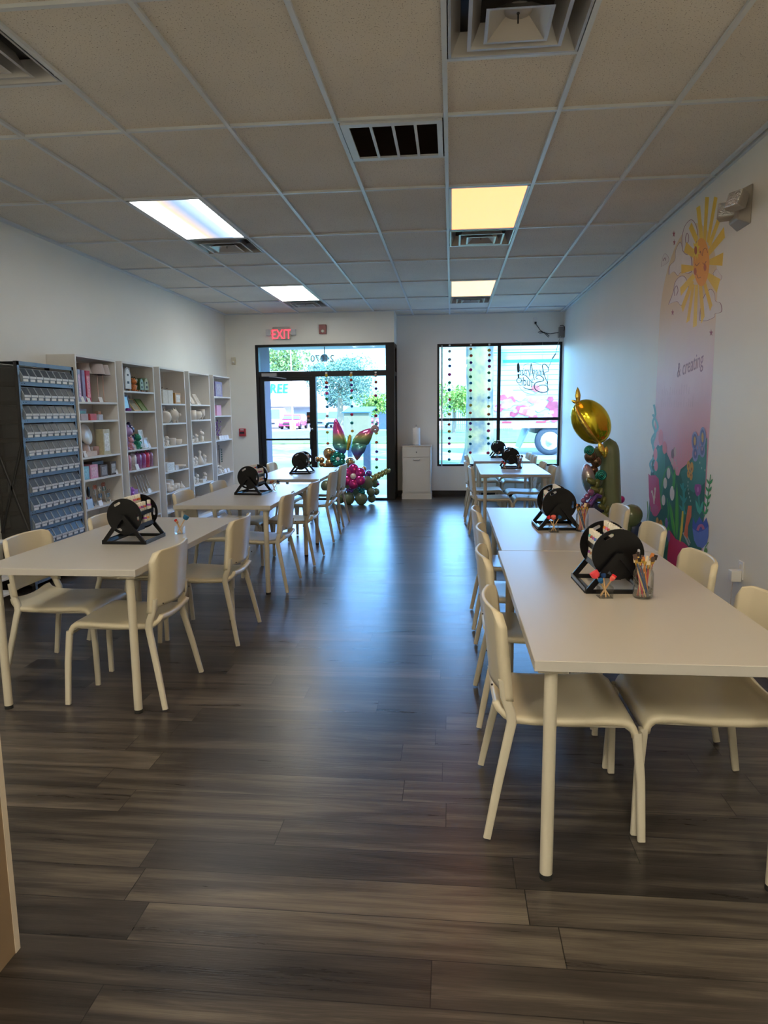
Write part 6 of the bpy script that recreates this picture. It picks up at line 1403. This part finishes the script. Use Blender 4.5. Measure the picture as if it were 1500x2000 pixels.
# house and fence seen through the big window
t = thing('house', 'pale house with grey pitched roof beyond the fence', 'house', (2.2, 76, GZ)); MB().box(-4.5, 6, 0, 8, 0, 3.2).build('wall', m_sw, t)
MB().add([(-5.0, -.6, 3.1), (6.5, -.6, 3.1), (6.5, 8.6, 3.1), (-5.0, 8.6, 3.1), (-1.4, 4, 7.2), (3.4, 4, 7.2)], [(0, 1, 5, 4), (1, 2, 5), (2, 3, 4, 5), (3, 0, 4), (0, 3, 2, 1)]).build('roof', mat('grey_lilac_shingle', (.24, .24, .28), rough=.9, var=.15, nscale=3), t)
t = thing('board_fence', 'blue grey board fence behind the bright bush', 'fence', (-.7, 58.5, GZ))
for k in range(34): MB().box(.17*k, .17*k+.15, 0, .03, 0, 1.95).build('board', mat('fence_blue_grey', (.15, .20, .26), rough=.9, var=.12), t)
b = MB().box(0, 5.8, .03, .07, .4, .5).box(0, 5.8, .03, .07, 1.5, 1.6); b.build('fence_rail', mat('fence_blue_grey', (.15, .20, .26)), t)
# truck trailer passing on the street
t = thing('semi_trailer', 'white semi trailer painted with pink flowers, on the street outside', 'trailer', (1.45, 25.2, GZ-.02))
m_tr = mat('trailer_white', (.30, .37, .37), rough=.35, var=.05, nscale=1)
MB().box(0, 13.5, 0, 2.5, 1.12, 3.98).build('trailer_box', m_tr, t, bevel=.03)
b = MB()
for k in range(14): b.box(0, 13.5, -.012, 0, 1.45+k*.175, 1.46+k*.175)
b.build('panel_seams', mat('seam_grey', (.30, .42, .44)), t)
MB().box(.35, 6.5, -.014, -.004, 3.28, 3.38).box(0, 13.5, -.013, -.005, 3.62, 3.64).build('teal_stripe', mat('stripe_teal', (.02, .42, .42)), t)
rnd = random.Random(21); PK = [(.36, .06, .11), (.40, .15, .25), (.30, .19, .33), (.38, .10, .10), (.42, .22, .27), (.26, .04, .08)]
polys = [[] for _ in PK]
for i in range(230):
    x = rnd.uniform(.1, 13.3); top = 2.15+.35*math.sin(x*1.7)+.2*math.sin(x*3.9+1); z = rnd.uniform(1.28, top); r = rnd.uniform(.07, .24)
    if z+r > top+.15 or x-r < .02: continue
    polys[i % 6].append([(x+r*(1+.13*math.cos(5*a+x))*math.cos(a), max(1.14, z+r*.75*(1+.13*math.cos(5*a+x))*math.sin(a))) for a in [2*PI*k/20 for k in range(20)]])
for j, (pl, c) in enumerate(zip(polys, PK)):
    b = MB()
    for q, P_ in enumerate(pl): b.plate([P_], frame_T((0, -.0145-.00012*q-.00002*j, 0), (1, 0, 0), (0, 0, 1)), .0003)
    o = b.build('painted_flowers', mat('flower_paint_%d' % j, c, rough=.4, var=.25, nscale=5), t)
MB().box(0, 13.5, -.02, .05, .98, 1.14).build('side_rail', mat('rail_pale', (.55, .66, .72), rough=.4), t)
for x in (.35, 1.55, 4.35, 7.4, 10.4): MB().box(x, x+.34, -.028, -.018, 1.16, 1.22).build('red_marker', mat('marker_red', (.45, .03, .06)), t)
MB().box(1.55, 4.0, .3, 2.2, .78, .98).build('underframe', m_dk, t)
for x in (2.05, 3.35, 4.60):
    for yy in (.18,):
        o = MB().lathe([(1e-5, -.14), (.30, -.14), (.36, -.15), (.48, -.14), (.51, -.08), (.51, .12), (1e-5, .13)], 32, mt=Matrix.Translation((x, yy, .51)) @ Matrix.Rotation(-PI/2, 4, 'X') @ Matrix.Diagonal((1, 1, 1, 1))).build('wheel', mat('tyre_grey', (.03, .045, .065), rough=.7), t)
        MB().lathe([(1e-5, -.24), (.08, -.24), (.12, -.19), (.16, -.165), (.24, -.155), (.31, -.175), (.33, -.15)], 24, mt=Matrix.Translation((x, yy, .51)) @ Matrix.Rotation(-PI/2, 4, 'X')).build('hub', mat('hub_silver', (.40, .42, .42), rough=.5, metal=.1, var=.3, nscale=9), o)
MB().add([(1.28, .05, .95), (1.34, .05, .95), (1.05, .35, .25), (1.0, .35, .25), (1.28, 2.2, .95), (1.34, 2.2, .95), (1.05, 1.9, .25), (1.0, 1.9, .25)], [(0, 1, 2, 3), (7, 6, 5, 4), (0, 3, 7, 4), (1, 5, 6, 2)]).build('mud_flap', mat('flap_pale', (.18, .25, .34)), t)
# power lines
t = thing('power_lines', 'thin power lines crossing the sky over the street', 'power lines', (0, 46, 0))
for k, (z0, z1) in enumerate(((7.2, 5.4), (7.8, 6.0), (6.6, 4.7))):
    b = MB().tube([(-30+5*i, 0, z0+(z1-z0)*i/14-.35*math.sin(PI*i/14)) for i in range(15)], .018, 4); b.build('wire', m_dk, t)
for x in (-30, 40): MB().tube([(x, 0, GZ), (x, 0, 9)], .14, 8).build('utility_pole', mat('pole_wood', (.2, .15, .1)), t)
